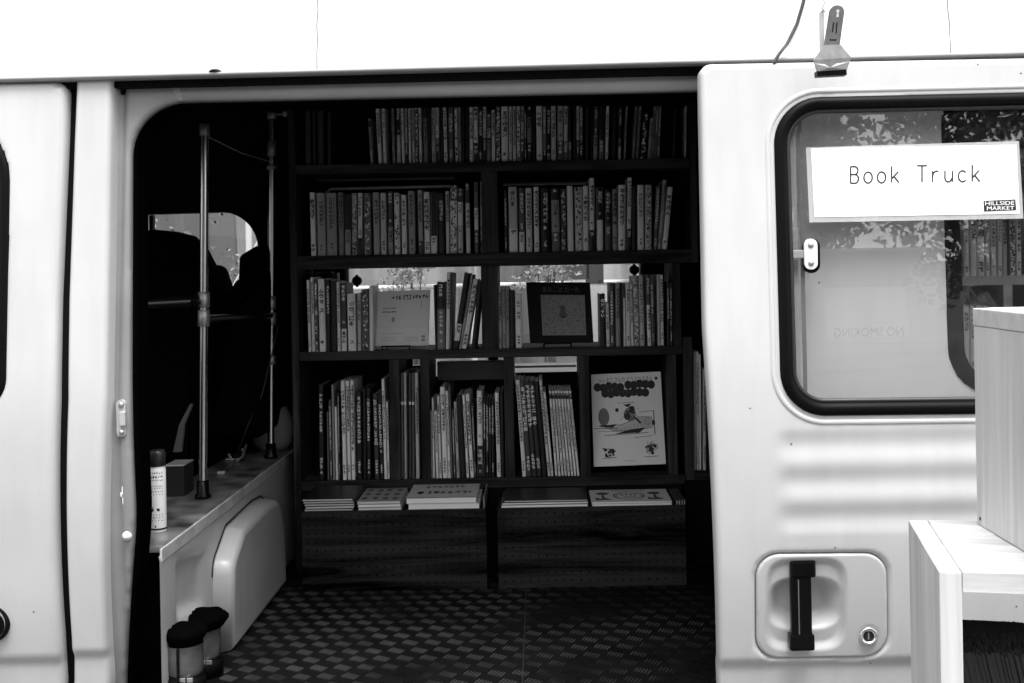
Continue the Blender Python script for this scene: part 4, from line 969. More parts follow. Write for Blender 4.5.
    # small plain toy shapes at the foot (car and scooter)
    for cx in (.22, .80):
        for _ in range(14): poly_uv(mb, uv, ell(cx + r.uniform(-.07, .07), .85 + r.uniform(-.045, .045) - (.02 if cx > .5 else 0), r.uniform(.012, .03), r.uniform(.008, .02), 9), r.choice((2, 3, 2)), 2 + _ * .2)
        line_uv(mb, uv, [(cx - .09, .915), (cx + .10, .91)], .003, 2, 2)
    row_glyph(mb, uv, .42, .57, .945, .955, 8, 3, r)
    return [M_ink, mat('art_grey', .16, .6), mat('art_pale', .55, .6), mat('art_dark_letter', .04, .6)]
display_book('large picture book facing out with a propeller plane and fat black title', 'display_book', ((591, 374.5), (660.5, 371.6), (665.9, 464), (594, 466.8)), YB + .03, YB + .075, mat('plane_cover', .80, .5), M_paper, art_plane, .01)
# black wire stands below the two displayed books
def stand(label, xa_, xb_, py, Yf):
    a = W(xa_, py, Yf); b = W(xb_, py, Yf); z0 = zS[3] + .0035; r = thing('book_stand', label, 'stand', ((a.x + b.x) / 2, Yf, zS[3]), 'wire stands under displayed books')
    for p in (a, b): MB().tube([(p.x, Yf - .035, z0 + .010), (p.x, Yf - .033, z0), (p.x, Yf + .1, z0), (p.x, Yf + .09, z0 + .11)], .0022, n=8).build('side_wire', M_plast, r)
    MB().tube([(a.x, Yf - .034, z0 + .009), (b.x, Yf - .034, z0 + .009)], .0022, n=8).build('front_wire', M_plast, r)
stand('black wire stand under the pale square displayed book', 384, 411, 348, YB + .045)
stand('black wire stand under the black speckled displayed book', 544, 571, 345, YB + .04)

# white box of slips on top of the narrow slot books, books lying behind the window-shelf books
bz = zS[3] - th_[3]
zb0 = W(330, 283, YB + .17).z
for i, (a, b, t) in enumerate(((316, 333, .10), (322, 339, .14))):
    o = MB().box((W(a, 275, YB + .17).x, YB + .16, zS[3]), (W(b, 275, YB + .17).x - .003, YB + .2, W(a, 272 + i, YB + .17).z)).build('book', [grey(.06 + .04 * i)])
    tag(o, 'taller dark grey book behind the spines at left end of window shelf' if i == 0 else 'grey book behind the spines, just left of the round window latch', 'book')
    if i == 0: o.dimensions
for (a, b, t) in ():
    pass

# ------------------------------------------------------------------ bench boxes and the flat books
BZ = W(400, 510.5, .92).z
def bench(label, pa, pb, py):
    xa_, xb_ = W(pa, py, .92).x, W(pb, py, .92).x
    r = thing('bench_box', label, 'box', ((xa_ + xb_) / 2, .92, FZ), 'low wooden boxes in front of the bookcase'); z1 = BZ
    h = MB(); h.box((xa_, .92, FZ + .001), (xb_, .932, z1))
    MB().box((xa_, .9325, FZ + .001), (xa_ + .012, 1.125, z1)).build('side_panel', M_box, r)
    MB().box((xb_ - .012, .9325, FZ + .001), (xb_, 1.125, z1)).build('side_panel', M_box, r)
    MB().box((xa_ + .0125, .9325, z1 - .014), (xb_ - .0125, 1.125, z1 - .001)).build('lid', M_box, r)
    x = xa_ + .018
    while x < xb_ - .01:
        z = FZ + .02
        while z < z1 - .012:
            n_ = 6; h.add([(x + .0024 * math.cos(k * math.pi / 3), .9193, z + .0024 * math.sin(k * math.pi / 3)) for k in range(n_)], [tuple(range(n_))], 1); z += .0232
        x += .0232
    h.build('front_panel', [M_box, mat('hole_black', .0005, 1, spec=0)], r); return xa_, xb_
bench('low dark pegboard box at left carrying three piles of flat books', 302, 486.5, 548)
bench('low dark pegboard box at right, nearest the sliding door', 498, 686, 548)
def flat_book(label, fl, fr, yb0, yb1, depth, cover, page, z, th, art=None, group=None, skew=0, Yf=.927):
    """book lying flat: page block and a cover on top and below; the near edge faces the camera"""
    xa_, xb_ = W(fl, yb0, Yf).x, W(fr, yb0, Yf).x; mb = MB()
    ct = min(.0012, th * .2); R = Matrix.Rotation(skew, 3, 'Z'); c = Vector(((xa_ + xb_) / 2, Yf, z))
    mb.box((xa_, Yf, z), (xb_, Yf + depth, z + ct), 0, R, c); mb.box((xa_, Yf, z + th - ct), (xb_, Yf + depth, z + th), 0, R, c)
    mb.box((xa_ + .0015, Yf + .001, z + ct), (xb_ - .0015, Yf + depth - .001, z + th - ct), 1, R, c)
    def uv(u, v, k=0):
        p = Vector((xa_ + (xb_ - xa_) * u, Yf + depth * (1 - v), z + th + .0002 + .00008 * k)); return R @ (p - c) + c
    mats = [cover, page] + (art(mb, uv) if art else [])
    o = mb.build('book', mats); tag(o, label, 'book', group); return z + th + .0003
gp = 'books lying flat on the pegboard boxes'
PG = [mat('page_edge_bright', .8, .8), mat('page_edge_grey', .5, .8), mat('page_edge_mid', .62, .8)]
DC = mat('flat_dark_cover', .012, .45); GC = mat('flat_grey_cover', .28, .5); PC = mat('flat_pale_cover', .45, .5)
z = BZ + .0003
pos5 = ['lowest', 'second lowest', 'middle', 'second from top', 'topmost']
off = [(304, 353), (305, 354), (304, 354.5), (303, 354), (302, 353)]
ths = [.0062, .0070, .0066, .0066, .0060]
def art_corner(mb, uv):
    poly_uv(mb, uv, [(.80, .04), (.98, .04), (.98, .4), (.80, .4)], 2, 0); return [mat('corner_label_grey', .05, .6)]
for i in range(5):
    z = flat_book('thin book lying flat in the far left pile, %s of five' % pos5[i], off[i][0], off[i][1], 500, 0, .185, DC, PG[(i + 1) % 3] if i != 2 else PG[1], z, ths[i], art_corner if i == 4 else None, gp, (0, .01, -.008, .006, 0)[i])
def art_blobs(mb, uv):
    r = random.Random(4)
    for i in range(4):
        for j in range(3): poly_uv(mb, uv, ell(.14 + i * .23 + r.uniform(-.02, .02), .18 + j * .3 + r.uniform(-.03, .03), .07, .09, 9), 2, 0); 
    row_glyph(mb, uv, .15, .8, .02, .08, 10, 2, r); return [mat('print_dark_grey', .05, .6)]
z = BZ + .0003
for i, (a, b) in enumerate(((358, 401.5), (357.5, 401), (357, 400.5))):
    z = flat_book('patterned grey book lying flat in the middle pile, %s of three' % ('lowest', 'middle', 'topmost')[i], a, b, 503, 0, .180, GC, PG[2 * (i != 1)], z, (.008, .0085, .0078)[i], art_blobs if i == 2 else None, gp)
def art_title(mb, uv):
    r = random.Random(6); row_glyph(mb, uv, .2, .8, .12, .3, 7, 2, r, .2); row_glyph(mb, uv, .25, .95, .52, .72, 7, 2, r, .22); poly_uv(mb, uv, ell(.17, .62, .05, .1, 10), 2, 0); line_uv(mb, uv, [(.02, .97), (.98, .97)], .012, 2, 0); return [mat('print_black', .02, .6)]
z = BZ + .0003
z = flat_book('thick pale book at the bottom of the two book pile', 408, 479.5, 505, 0, .19, PC, PG[0], z, .0155, None, gp)
z = flat_book('thick pale book with dark title, on top of the two book pile', 406, 476.5, 500, 0, .19, PC, PG[0], z, .0155, art_title, gp)
o = MB().box((W(483, 500, .93).x, .93, BZ + .0003), (W(484.6, 500, .93).x, 1.12, BZ + .03)).build('card', [mat('card_grey', .15, .6)]); tag(o, 'grey card standing at the right rim of the left pegboard box', 'card')
z = BZ + .0003
z = flat_book('white edged book lowest in black covered pile on the right box', 501, 588, 503, 0, .17, GC, PG[0], z, .0075, None, gp)
z = flat_book('white edged book in the middle of the black covered pile', 502, 588.5, 503, 0, .17, DC, PG[0], z, .0065, None, gp, .004)
z = flat_book('black covered book on top of the pile on right box', 504, 587.5, 500, 0, .17, DC, PG[1], z, .0055, None, gp, -.006)
def art_trees(mb, uv):
    for cx in (.16, .82):
        poly_uv(mb, uv, ell(cx, .33, .085, .11, 18), 2, 0); poly_uv(mb, uv, [(cx - .012, .4), (cx + .012, .4), (cx + .02, .75), (cx - .02, .75)], 2, 0)
        poly_uv(mb, uv, [(cx - .10, .86), (cx - .1, .62), (cx - .03, .74), (cx + .03, .66), (cx + .11, .84)], 3, 0)
    o1 = ell(.49, .53, .19, .30, 26); line_uv(mb, uv, o1 + [o1[0]], .012, 2, 0); o1 = ell(.49, .53, .155, .22, 26); line_uv(mb, uv, o1 + [o1[0]], .006, 3, 0)
    r = random.Random(2); row_glyph(mb, uv, .38, .60, .38, .52, 4, 2, r, .2); row_glyph(mb, uv, .40, .58, .58, .70, 4, 2, r, .2); row_glyph(mb, uv, .28, .72, .08, .16, 12, 3, r)
    return [mat('print_black', .02, .6), mat('print_dark_grey', .05, .6)]
z = BZ + .0003
z = flat_book('pale book under the one with two round trees on its cover', 592, 672, 503, 0, .165, PC, PG[0], z, .0065, None, gp)
z = flat_book('pale book lying flat with two round trees printed on its cover', 591.5, 672, 500, 0, .165, mat('tree_cover', .55, .5), PG[0], z, .0045, art_trees, gp)
for i in range(4):
    p = W(676.5 + i * 2.5, 505, .927)
    R = Matrix.Rotation(math.radians(-14), 3, 'Y'); mb = MB(); mb.box((p.x, .927, BZ + .0006), (p.x + .0028, 1.09, BZ + .013), 0); mb.box((p.x + .0004, .9265, BZ + .0012), (p.x + .0024, .9269, BZ + .0125), 1)
    o = mb.build('booklet', [mat('booklet_dark', .05, .5), PG[1]]); tag(o, 'thin booklet on edge at right end of right box, %s from the tree book' % ('first', 'second', 'third', 'fourth')[i], 'booklet', 'thin booklets on edge on the right box')

# ------------------------------------------------------------------ pipe rack behind the pillar
p1t, p1b = W(204, 124, .52), W(202.8, 497, .46)
P1X = -.80; 
def on_ledge(px, py):                     # point of the ledge top under a pixel
    a, b = rot(px, py); Z = (CZ - LZ) * F / b; return Vector((a * Z / F, Z - D, LZ))
b1, b2 = on_ledge(203, 498), on_ledge(271, 458)
print('pole bases', b1, b2)
t1, t2 = W(204.5, 124, b1.y), W(272, 112, b2.y)
rack = thing('pipe_rack', 'steel pipe rack with two upright poles standing on the painted side ledge', 'rack', (b1.x, b1.y, LZ))
def pole(b, t, r): 
    d = (t - b).normalized(); o = MB().tube([b + Vector((0, 0, .022)), t], r, n=20).build('pole', M_steel, rack)
    MB().lathe([(0, 0), (r * 1.9, 0), (r * 1.9, .006), (r * 1.45, .012), (r * 1.4, .042), (r * 1.0, .044)], (b.x, b.y, LZ + .0005), n=20).build('pole_foot', M_plast, rack); return d
pole(b1, t1, .0105); pole(b2, t2, .0105)
def onp(b, t, py, px=None):
    best = None
    for k in range(400):
        q = b + (t - b) * k / 399; Z = D + q.y; zz = (CZ - q.z) * F / Z; xx = q.x * F / Z; y = -xx * _s + zz * _c + VY
        if best is None or abs(y - py) < best[0]: best = (abs(y - py), q)
    return best[1]
def joint(b, t, y0, y1, r, m=None): 
    a, c = onp(b, t, y0), onp(b, t, y1); MB().tube([a, a + (c - a) * .02, c - (c - a) * .02, c], [r * .9, r, r, r * .9], n=20).build('pipe_joint', m or M_joint, rack)
M_jd = mat('worn_joint', .22, .5, metal=.7)
joint(b1, t1, 124, 136, .0125, M_jd); joint(b1, t1, 292, 308, .0145); joint(b1, t1, 310, 326, .0145)
joint(b2, t2, 112, 119, .0145, M_jd); joint(b2, t2, 141, 156, .0135, M_jd); joint(b2, t2, 165, 169, .0145, M_jd); joint(b2, t2, 296, 310, .0140); joint(b2, t2, 312, 325, .0150); joint(b2, t2, 356, 364, .0140)
a, c = onp(b1, t1, 319), onp(b2, t2, 316); MB().tube([a, c], .0095, n=16).build('cross_bar', mat('black_tube', .06, .22, metal=.8), rack)
a = onp(b1, t1, 301); MB().tube([a, a + Vector((-.16, .02, -.006))], .015, n=18).build('side_bar', mat('black_tube', .06, .22, metal=.8), rack)
a = a + Vector((-.02, -.012, 0)); MB().tube([a + Vector((-.004, 0, 0)), a + Vector((.004, 0, 0))], .0175, n=18).build('bar_collar', M_plast, rack)
a = onp(b2, t2, 360); q = W(257.5, 360, b2.y); MB().box((q.x - .011, b2.y - .008, q.z - .008), (q.x + .009, b2.y + .008, q.z + .010), bev=.003).build('clamp_block', M_joint, rack)
MB().tube([q, a], .003, n=8).build('clamp_arm', M_joint, rack)
q = W(285, 114, b2.y); a = onp(b2, t2, 115); MB().tube([a, q], .004, n=8).build('top_bracket', M_jd, rack); MB().box((q.x - .006, b2.y - .006, q.z - .007), (q.x + .006, b2.y + .006, q.z + .007), bev=.002).build('bracket_end', M_joint, rack)
a, c = onp(b1, t1, 137), onp(b2, t2, 162); mid = (a + c) / 2 + Vector((0, 0, -.006)); tag(MB().tube([a + Vector((.010, 0, 0)), mid, c], .0014, n=6).build('cord', [mat('cord_grey', .3, .6)]), 'thin cord strung between the tops of the two steel poles', 'cord')
# thin wire running down beside second pole
w0 = W(290, 340, b2.y - .03); pts = [W(293, 255, b2.y - .03), W(286, 300, b2.y - .03), W(276, 350, b2.y - .04), W(262, 400, b2.y - .06), W(246, 435, b2.y - .07)]
last = on_ledge(226, 462)
# small things on the ledge
sc = on_ledge(158.5, 531)
can = thing('spray_can', 'white labelled can with dark cap at left end of painted ledge', 'can', sc)
MB().lathe([(0, 0), (.0165, 0), (.0175, .003), (.0175, .134), (.016, .139), (.0165, .145)], (sc.x, sc.y, LZ), n=28).build('can_body', mat('can_white', .85, .4), can)
MB().lathe([(.0165, .141), (.0178, .142), (.0178, .166), (.0165, .172), (.0145, .175), (0, .176)], (sc.x, sc.y, LZ), n=28).build('cap', mat('cap_dark', .02, .35), can)
lm_ = MB(); r = random.Random(8)
for zz, sz, n_ in ((.128, .004, 7), (.120, .0055, 6), (.112, .0035, 8), (.100, .003, 8), (.095, .003, 7), (.088, .003, 8), (.082, .003, 6), (.050, .009, 2), (.038, .003, 6), (.032, .003, 6), (.026, .003, 5), (.013, .006, 1)):
    for i in range(n_):
        for _ in range(3):
            a_ = -math.pi / 2 + (i - (n_ - 1) / 2) * (2.0 / max(n_, 3)) + r.uniform(-.04, .04); da = r.uniform(.03, .10) * (sz / .004) * .8; dz = sz * r.uniform(.12, .6)
            R_ = .01775 + _ * .0001; z_ = LZ + zz + r.uniform(-.3, .3) * sz
            lm_.quad(*[(sc.x + R_ * math.cos(t_), sc.y + R_ * math.sin(t_), q_) for t_, q_ in ((a_ - da, z_ - dz / 2), (a_ + da, z_ - dz / 2), (a_ + da, z_ + dz / 2), (a_ - da, z_ + dz / 2))])
lm_.build('label_print', M_ink, can)
MB().lathe([(.0177, .005), (.01785, .006), (.01785, .0085), (.0177, .009)], (sc.x, sc.y, LZ), n=28).build('base_band', M_ink, can)
cb = on_ledge(180, 494)
ct_ = thing('carton', 'small dark carton with pale top beside the can on the ledge', 'carton', cb)
za_ = LZ + (W(180, 460, cb.y).z - LZ)
hbx = W(180, 463, cb.y).z - LZ
MB().box((cb.x - .028, cb.y - .03, LZ + .0005), (cb.x + .020, cb.y + .05, LZ + hbx - .003)).build('carton_body', mat('carton_dark', .015, .5), ct_, bevel=.001)
MB().box((cb.x - .028, cb.y - .03, LZ + hbx - .003), (cb.x + .020, cb.y + .05, LZ + hbx)).build('carton_lid', mat('carton_pale', .55, .5), ct_, bevel=.0008)
cl = on_ledge(236, 462)
cp = thing('spring_clamp', 'dark metal clamp with a bright ring lying on ledge between the poles', 'clamp', cl)
pts = []
for k in range(10):
    a_ = math.radians(-30 + 200 * k / 9); pts.append((cl.x + .022 * math.cos(a_) - .0, cl.y, LZ + .028 + .022 * math.sin(-a_)))
MB().tube(pts, .005, n=8).build('clamp_arc', mat('clamp_metal', .3, .35, metal=.8), cp)
MB().box((cl.x - .03, cl.y - .01, LZ + .0005), (cl.x + .012, cl.y + .012, LZ + .012), bev=.003).build('clamp_foot', mat('clamp_metal', .3, .35, metal=.8), cp)
MB().tube([(cl.x + .02, cl.y, LZ + .018), (cl.x + .034, cl.y - .01, LZ + .052)], .004, n=8).build('clamp_lever', mat('clamp_metal', .3, .35, metal=.8), cp)
wl = on_ledge(222, 474); o = MB().tube([(wl.x, wl.y, LZ + .004), (wl.x + .02, wl.y + .03, LZ + .012), W(248, 425, b2.y - .1), W(262, 395, b2.y - .08), W(274, 345, b2.y - .05), W(278, 326, b2.y - .03)], .0018, n=6).build('cable', [mat('cable_dark', .02, .4)])
tag(o, 'thin black cable running from the ledge up to the right steel pole', 'cable')
o = MB().box((wl.x - .012, wl.y - .006, LZ + .0005), (wl.x + .008, wl.y + .008, LZ + .008), bev=.002).build('plug', [mat('plug_grey', .45, .4)]); tag(o, 'small grey plug lying on the ledge at foot of the left pole', 'plug')
lp = W(272, 402, b2.y + .16); lp.x += .0
lz0 = W(280, 430, lp.y).z
drum = thing('drum', 'round pale container behind the right steel pole above the ledge', 'container', (lp.x, lp.y, LZ))
MB().lathe([(0, 0), (.045, 0), (.060, .02), (.066, .06), (.060, .10), (.044, .13), (0, .135)], (lp.x, lp.y, LZ + .0005), n=32).build('drum_body', mat('drum_pale', .35, .5), drum)
# belt stalk
a, c = on_ledge(176, 470), W(191, 406, .55)
o = MB().prism([W(173, 452, .55), W(181, 452, .55), W(184, 425, .55), W(192, 405, .55), W(190, 404, .55), W(179, 425, .55)], (0, .012, 0)).build('belt_stalk', [mat('belt_grey', .07, .6)], van)

# ------------------------------------------------------------------ two canisters on the floor near the sill
def canister(label, pcx, py_lid, wlid, wcyl, Y, strap):
    p = W(pcx, py_lid, Y); r = thing('canister', label, 'canister', (p.x, Y, FZ), 'canisters by the side wall'); k = (D + Y) / F; R = wcyl / 2 * k; RL = wlid / 2 * k
    top = p.z
    lb = MB(); n = 36; vs = []; prof = [(RL * .3, .0), (RL * .85, -.001), (RL, -.008), (RL * 1.0, -.016), (RL * .8, -.030), (R * .96, -.034)]
    for rr_, h_ in prof:
        for i in range(n):
            a_ = 2 * math.pi * i / n; wv = 1 + (.03 * math.sin(a_ * 9) + .02 * math.sin(a_ * 5 + 1) if rr_ > R * .97 else 0)
            vs.append((p.x + rr_ * wv * math.cos(a_), Y + rr_ * wv * math.sin(a_), top + h_ + .0015 * math.sin(a_ * 7)))
    fs = [(i * n + j, i * n + (j + 1) % n, (i + 1) * n + (j + 1) % n, (i + 1) * n + j) for i in range(len(prof) - 1) for j in range(n)] + [tuple(range(n))]
    lb.add(vs, fs, 0, True); lb.build('lid', mat('black_soft_lid', .0012, .95, spec=.01), r)
    MB().lathe([(R, -.034), (R * .985, -.050), (R, -.068), (R * .99, -.086), (R * .94, -.094)], (p.x, Y, top), n=36).build('canister_wall', mat('brushed_wall', .12, .25, metal=.4, noise=(14, .05, .18, .2)), r)
    MB().lathe([(0, -.094), (R * .96, -.094), (R * .92, -.100), (R * 1.05, -.103), (R * 1.12, -.110), (R * 1.12, FZ - top), (0, FZ - top)], (p.x, Y, top), n=36).build('base', mat('black_base', .002, .6, spec=.1), r)
    for q in (0, 1): MB().box((p.x + R * (.15 + q * .4) - .006, Y - R * 1.0, top - .104), (p.x + R * (.15 + q * .4) + .006, Y - R * .86, top - .095), bev=.001).build('buckle', M_joint, r)
    if strap: MB().box((p.x - R * .12, Y - R - .004, FZ + .01), (p.x + R * .02, Y - R - .001, top - .034)).build('strap', M_plast, r)
canister('front canister with black lid and black strap, by the side wall', 184.5, 626, 43, 36, .16, True)
canister('rear canister with black lid, half behind the strapped one', 204, 612, 46, 32, .31, False)

# ------------------------------------------------------------------ sign on the door window
def yg(z): return  DO + .012 + .105 * (z - 1.25)
def SG(px, py, off):
    Y = DO
    for _ in range(6):
        p = W(px, py, Y); Y = yg(p.z) - off
    return Vector((p.x, Y, p.z))
sign = thing('sign', 'white laminated card lettered Book Truck taped on the door window', 'sign', SG(915, 217, .003))
MB().prism([SG(806, 147.5, .0012), SG(1019, 141, .0012), SG(1023.5, 218.5, .0012), SG(809.5, 222.5, .0012)], (0, .0006, 0)).build('laminate_film', film_mat('laminate', .30, .8), sign)
crd = [(811, 146.8 + 1.5), (1016.5, 144.8), (1019.6, 213.6), (814.6, 217.2)]
MB().prism([SG(*q, .0020) for q in crd], (0, .0005, 0)).build('card_sheet', mat('sign_white', .92, .5), sign)
mb = MB()
def sg_uv(px, py): return SG(px, py, .0026)
# mono-line lettering drawn as strokes, unit cell 0..1 wide, baseline 0, cap height 1
def arc(cx, cy, rx, ry, a0, a1, n=14): return [(cx + rx * math.cos(math.radians(a0 + (a1 - a0) * i / n)), cy + ry * math.sin(math.radians(a0 + (a1 - a0) * i / n))) for i in range(n + 1)]
ow, oh = .40, .33
LET = {
 'B': [[(.08, 0), (.08, 1)], [(.08, 1)] + arc(.48, .765, .30, .235, 90, -90) + [(.08, .53)], [(.08, .53)] + arc(.50, .265, .34, .265, 90, -90) + [(.08, 0)]],
 'o': [arc(.47, oh, ow, oh, 0, 360, 22)],
 'k': [[(.14, 0), (.14, 1)], [(.78, .66), (.14, .22)], [(.36, .38), (.86, 0)]],
 'T': [[(0, 1), (.96, 1)], [(.48, 1), (.48, 0)]],
 'r': [[(.2, 0), (.2, .66)], [(.2, .40)] + arc(.58, .36, .36, .30, 170, 60, 8)],
 'u': [[(.10, .66), (.10, .24)] + arc(.42, .26, .32, .26, 180, 320, 8) + [(.82, .24)], [(.82, .66), (.82, 0)]],
 'c': [arc(.50, oh, ow, oh, 42, 318, 18)]}
k_ = 0
def stroke(pts, x0, y0, sx, sy, wv, mb, mi, fn):
    q = [(x0 + a * sx, y0 - b * sy) for a, b in pts]
    n = len(q); L = []; R_ = []
    for i in range(n):
        a = q[max(i - 1, 0)]; b = q[min(i + 1, n - 1)]; d = Vector((b[0] - a[0], b[1] - a[1])).normalized(); nx, ny = -d.y * wv / 2, d.x * wv / 2
        L.append(fn(q[i][0] + nx, q[i][1] + ny)); R_.append(fn(q[i][0] - nx, q[i][1] - ny))
    mb.add(L + R_, [(i, i + 1, n + i + 1, n + i) for i in range(n - 1)], mi)
for i, ch in enumerate('Book Truck'):
    if ch == ' ':
        mb.build('lettering', M_ink, sign); mb = MB(); continue
    x0 = 849.8 + i * 13.45 ; base_y = 183.2 - i * .19
    for s_i, s_ in enumerate(LET[ch]): stroke(s_, x0, base_y, 10.4, 16.6, 1.5, mb, 0, lambda a, b: SG(a, b, .0026 + .00003 * s_i))
mb.build('lettering', M_ink, sign)
MB().prism([SG(983.5, 200.8, .0027), SG(1015.5, 199.3, .0027), SG(1016.3, 210.2, .0027), SG(984, 211.6, .0027)], (0, .0004, 0)).build('logo_block', M_ink, sign)
for s_, x0, x1, yb_, h_ in (('HILLSIDE', 985.2, 1014.2, 205.3, 3.9), ('MARKET', 987, 1014.2, 210.2, 3.7)):
    mb = MB(); vs, fs, ww = text_mesh(s_, 1, bold=.0); hh = max(v[2] for v in vs)
    mb.add([SG(x0 + v[0] / ww * (x1 - x0), yb_ - v[2] / hh * h_ - v[0] / ww * .5, .0032) for v in vs], fs, 0)
    mb.build('logo_lettering', M_white, sign)

# ------------------------------------------------------------------ clip on the door top, cable above
CO = -.085
def CC(px, py, dy=0): p = W(px, py, CO); p.y += dy; return p
clip = thing('clip', 'grey spring clip gripping the top edge of the sliding door', 'clip', CC(830, 77))
M_clip = mat('clip_grey', .2, .4, coat=.3, noise=(60, .14, .26, .3)); M_clip2 = mat('clip_pale', .3, .4)
def strip(poly_px, y_list, th, m, name):
    mb = MB(); n = len(poly_px); mb.add([CC(a, b, y) for (a, b), y in zip(poly_px, y_list)] + [CC(a, b, y + th) for (a, b), y in zip(poly_px, y_list)],
        [tuple(t) for t in tessellate_polygon([[Vector((a, b, 0)) for a, b in poly_px]])] + [tuple(i + n for i in t) for t in tessellate_polygon([[Vector((a, b, 0)) for a, b in poly_px]])] + [(i, (i + 1) % n, n + (i + 1) % n, n + i) for i in range(n)])
    return mb.build(name, m, clip, bevel=.0006)
arm = fillet([(826, 9), (841, 9), (838.6, 46), (823, 46.5)], [7, 7, 0, 0], 8)
def ay(py): return -.030 + (py - 9) / 37 * .022
strip(arm, [ay(b) for a, b in arm], .004, M_clip, 'front_arm')
kh = MB(); kh.add([CC(a, b, ay(b) - .0012) for a, b in ell(833.8, 14.5, 1.6, 1.6, 12)], [tuple(range(12))]); kh.add([CC(a, b, ay(b) - .0012) for a, b in ((833.2, 15), (834.6, 15), (835.2, 20), (832.6, 20))], [(0, 1, 2, 3)]); kh.build('keyhole', M_white, clip)
rb = MB()
for a, b in ((830, 34), (833.5, 35)): rb.add([CC(a, 25, ay(25) - .001), CC(a + 1, 25, ay(25) - .001), CC(a + .8, b, ay(b) - .001), CC(a - .2, b, ay(b) - .001)], [(0, 1, 2, 3)])
for a in (828, 830.4, 832.8): rb.add([CC(a, 40.5, ay(40) - .0012), CC(a + 1.8, 40.5, ay(40) - .0012), CC(a + 1.8, 42, ay(42) - .0012), CC(a, 42, ay(42) - .0012)], [(0, 1, 2, 3)])
rb.build('arm_ribs', M_plast, clip)
barm = [(821, 11), (824.5, 8), (825.5, 11), (824, 56), (819.5, 56)]
strip(barm, [.012, .010, .010, -.004, -.004], .004, M_clip2, 'back_arm')
MB().tube([CC(822, 47, .008), CC(839, 46, .008)], .0045, n=12).build('spring', M_steel, clip)
up = [(823, 46), (839.3, 45.5), (849.4, 59), (845, 71), (815.6, 73), (811.6, 61.5)]
strip(up, [-.010, -.010, -.014, -.012, -.012, -.014], .004, M_clip, 'jaw_plate')
lo_ = [(812.5, 65), (822, 65.4), (827.5, 69.3), (834, 65), (848, 63), (845, 71), (815.6, 73)]
strip(lo_, [-.0155, -.0155, -.019, -.0155, -.0155, -.0135, -.0135], .004, M_clip2, 'jaw_lip')
MB().prism([CC(815, 72.4, -.014), CC(844.4, 70.4, -.014), CC(844.8, 76, -.014), CC(815.4, 77.6, -.014)], (0, .02, 0)).build('rubber_pad', M_rubber, clip)
def rp(px, py, o): 
    for Y in (0,): pass
    y = .0
    for _ in range(8):
        p = W(px, py, y); t = max(0, (p.z - 1.905) / .62); y = .068 + .16 * t ** 1.6 + .02 * t - o
    return p
pts = [rp(806, -14, .006), rp(803.5, 2, .006), rp(797, 24, .006), rp(787, 44, .012), W(779, 54, .005), W(774, 63, .0)]
sp_pts = []
for i in range(len(pts) - 1):
    a, b = pts[i], pts[i + 1]
    for k in range(4): sp_pts.append(a + (b - a) * k / 4)
sp_pts.append(pts[-1])
tag(MB().tube(sp_pts, .0034, n=8).build('cable', [mat('cable_black', .015, .4)]), 'black cable hanging down the white roof side left of the clip', 'cable')
w_ = [CC(824, -8, .01), CC(825.2, 3, .006), CC(823, 8, .004), CC(826, 12, .004)]
tag(MB().tube(w_, .0013, n=6).build('wire', [mat('wire_grey', .3, .4, metal=.6)]), 'thin twisted wire from the roof to the grey spring clip', 'wire')

# ------------------------------------------------------------------ crates in the foreground
def crate_rot(c, rz):
    R = Matrix.Rotation(rz, 3, 'Z'); return lambda x, y, z: Vector(c) + R @ Vector((x, y, z))
crz = CZ - .378
A_ = Vector((.475, 1.35 - D, crz)); ang = -math.atan2(.052, .27)
c1 = thing('crate', 'pale pine crate lying open on its side, lower of the two', 'crate', (A_.x, A_.y, crz - .46), 'pale wooden crates', ang)
def crate_box(root, name, a, b, m, bev=.0015):
    return MB().box(a, b).build(name, m, root, loc=(0, 0, 0), bevel=bev)
H = .46; T = .0262; dp = .275; Wd = .60
crate_box(c1, 'side_board', (0, .0, 0), (T, dp, H - .0008), M_crate_side)
crate_box(c1, 'side_board', (Wd - T, 0, 0), (Wd, dp, H - .0008), M_crate_side)
crate_box(c1, 'top_board', (T + .0006, .0015, H - T), (Wd - T - .0006, dp * .36, H), M_crate_top)
crate_box(c1, 'top_board', (T + .0006, dp * .36 + .001, H - T), (Wd - T - .0006, dp * .70, H - .0004), M_crate_top)
crate_box(c1, 'top_board', (T + .0006, dp * .70 + .001, H - T), (Wd - T - .0006, dp, H), M_crate_top)
crate_box(c1, 'bottom_board', (T + .0006, 0, 0), (Wd - T - .0006, dp, T), M_crate_top)
sl_ = MB().box((-.0008, .18, .06), (.004, .195, .2)).build('hand_slot', mat('slot_shadow_wood', .2, .7), c1, loc=(0, 0, 0))
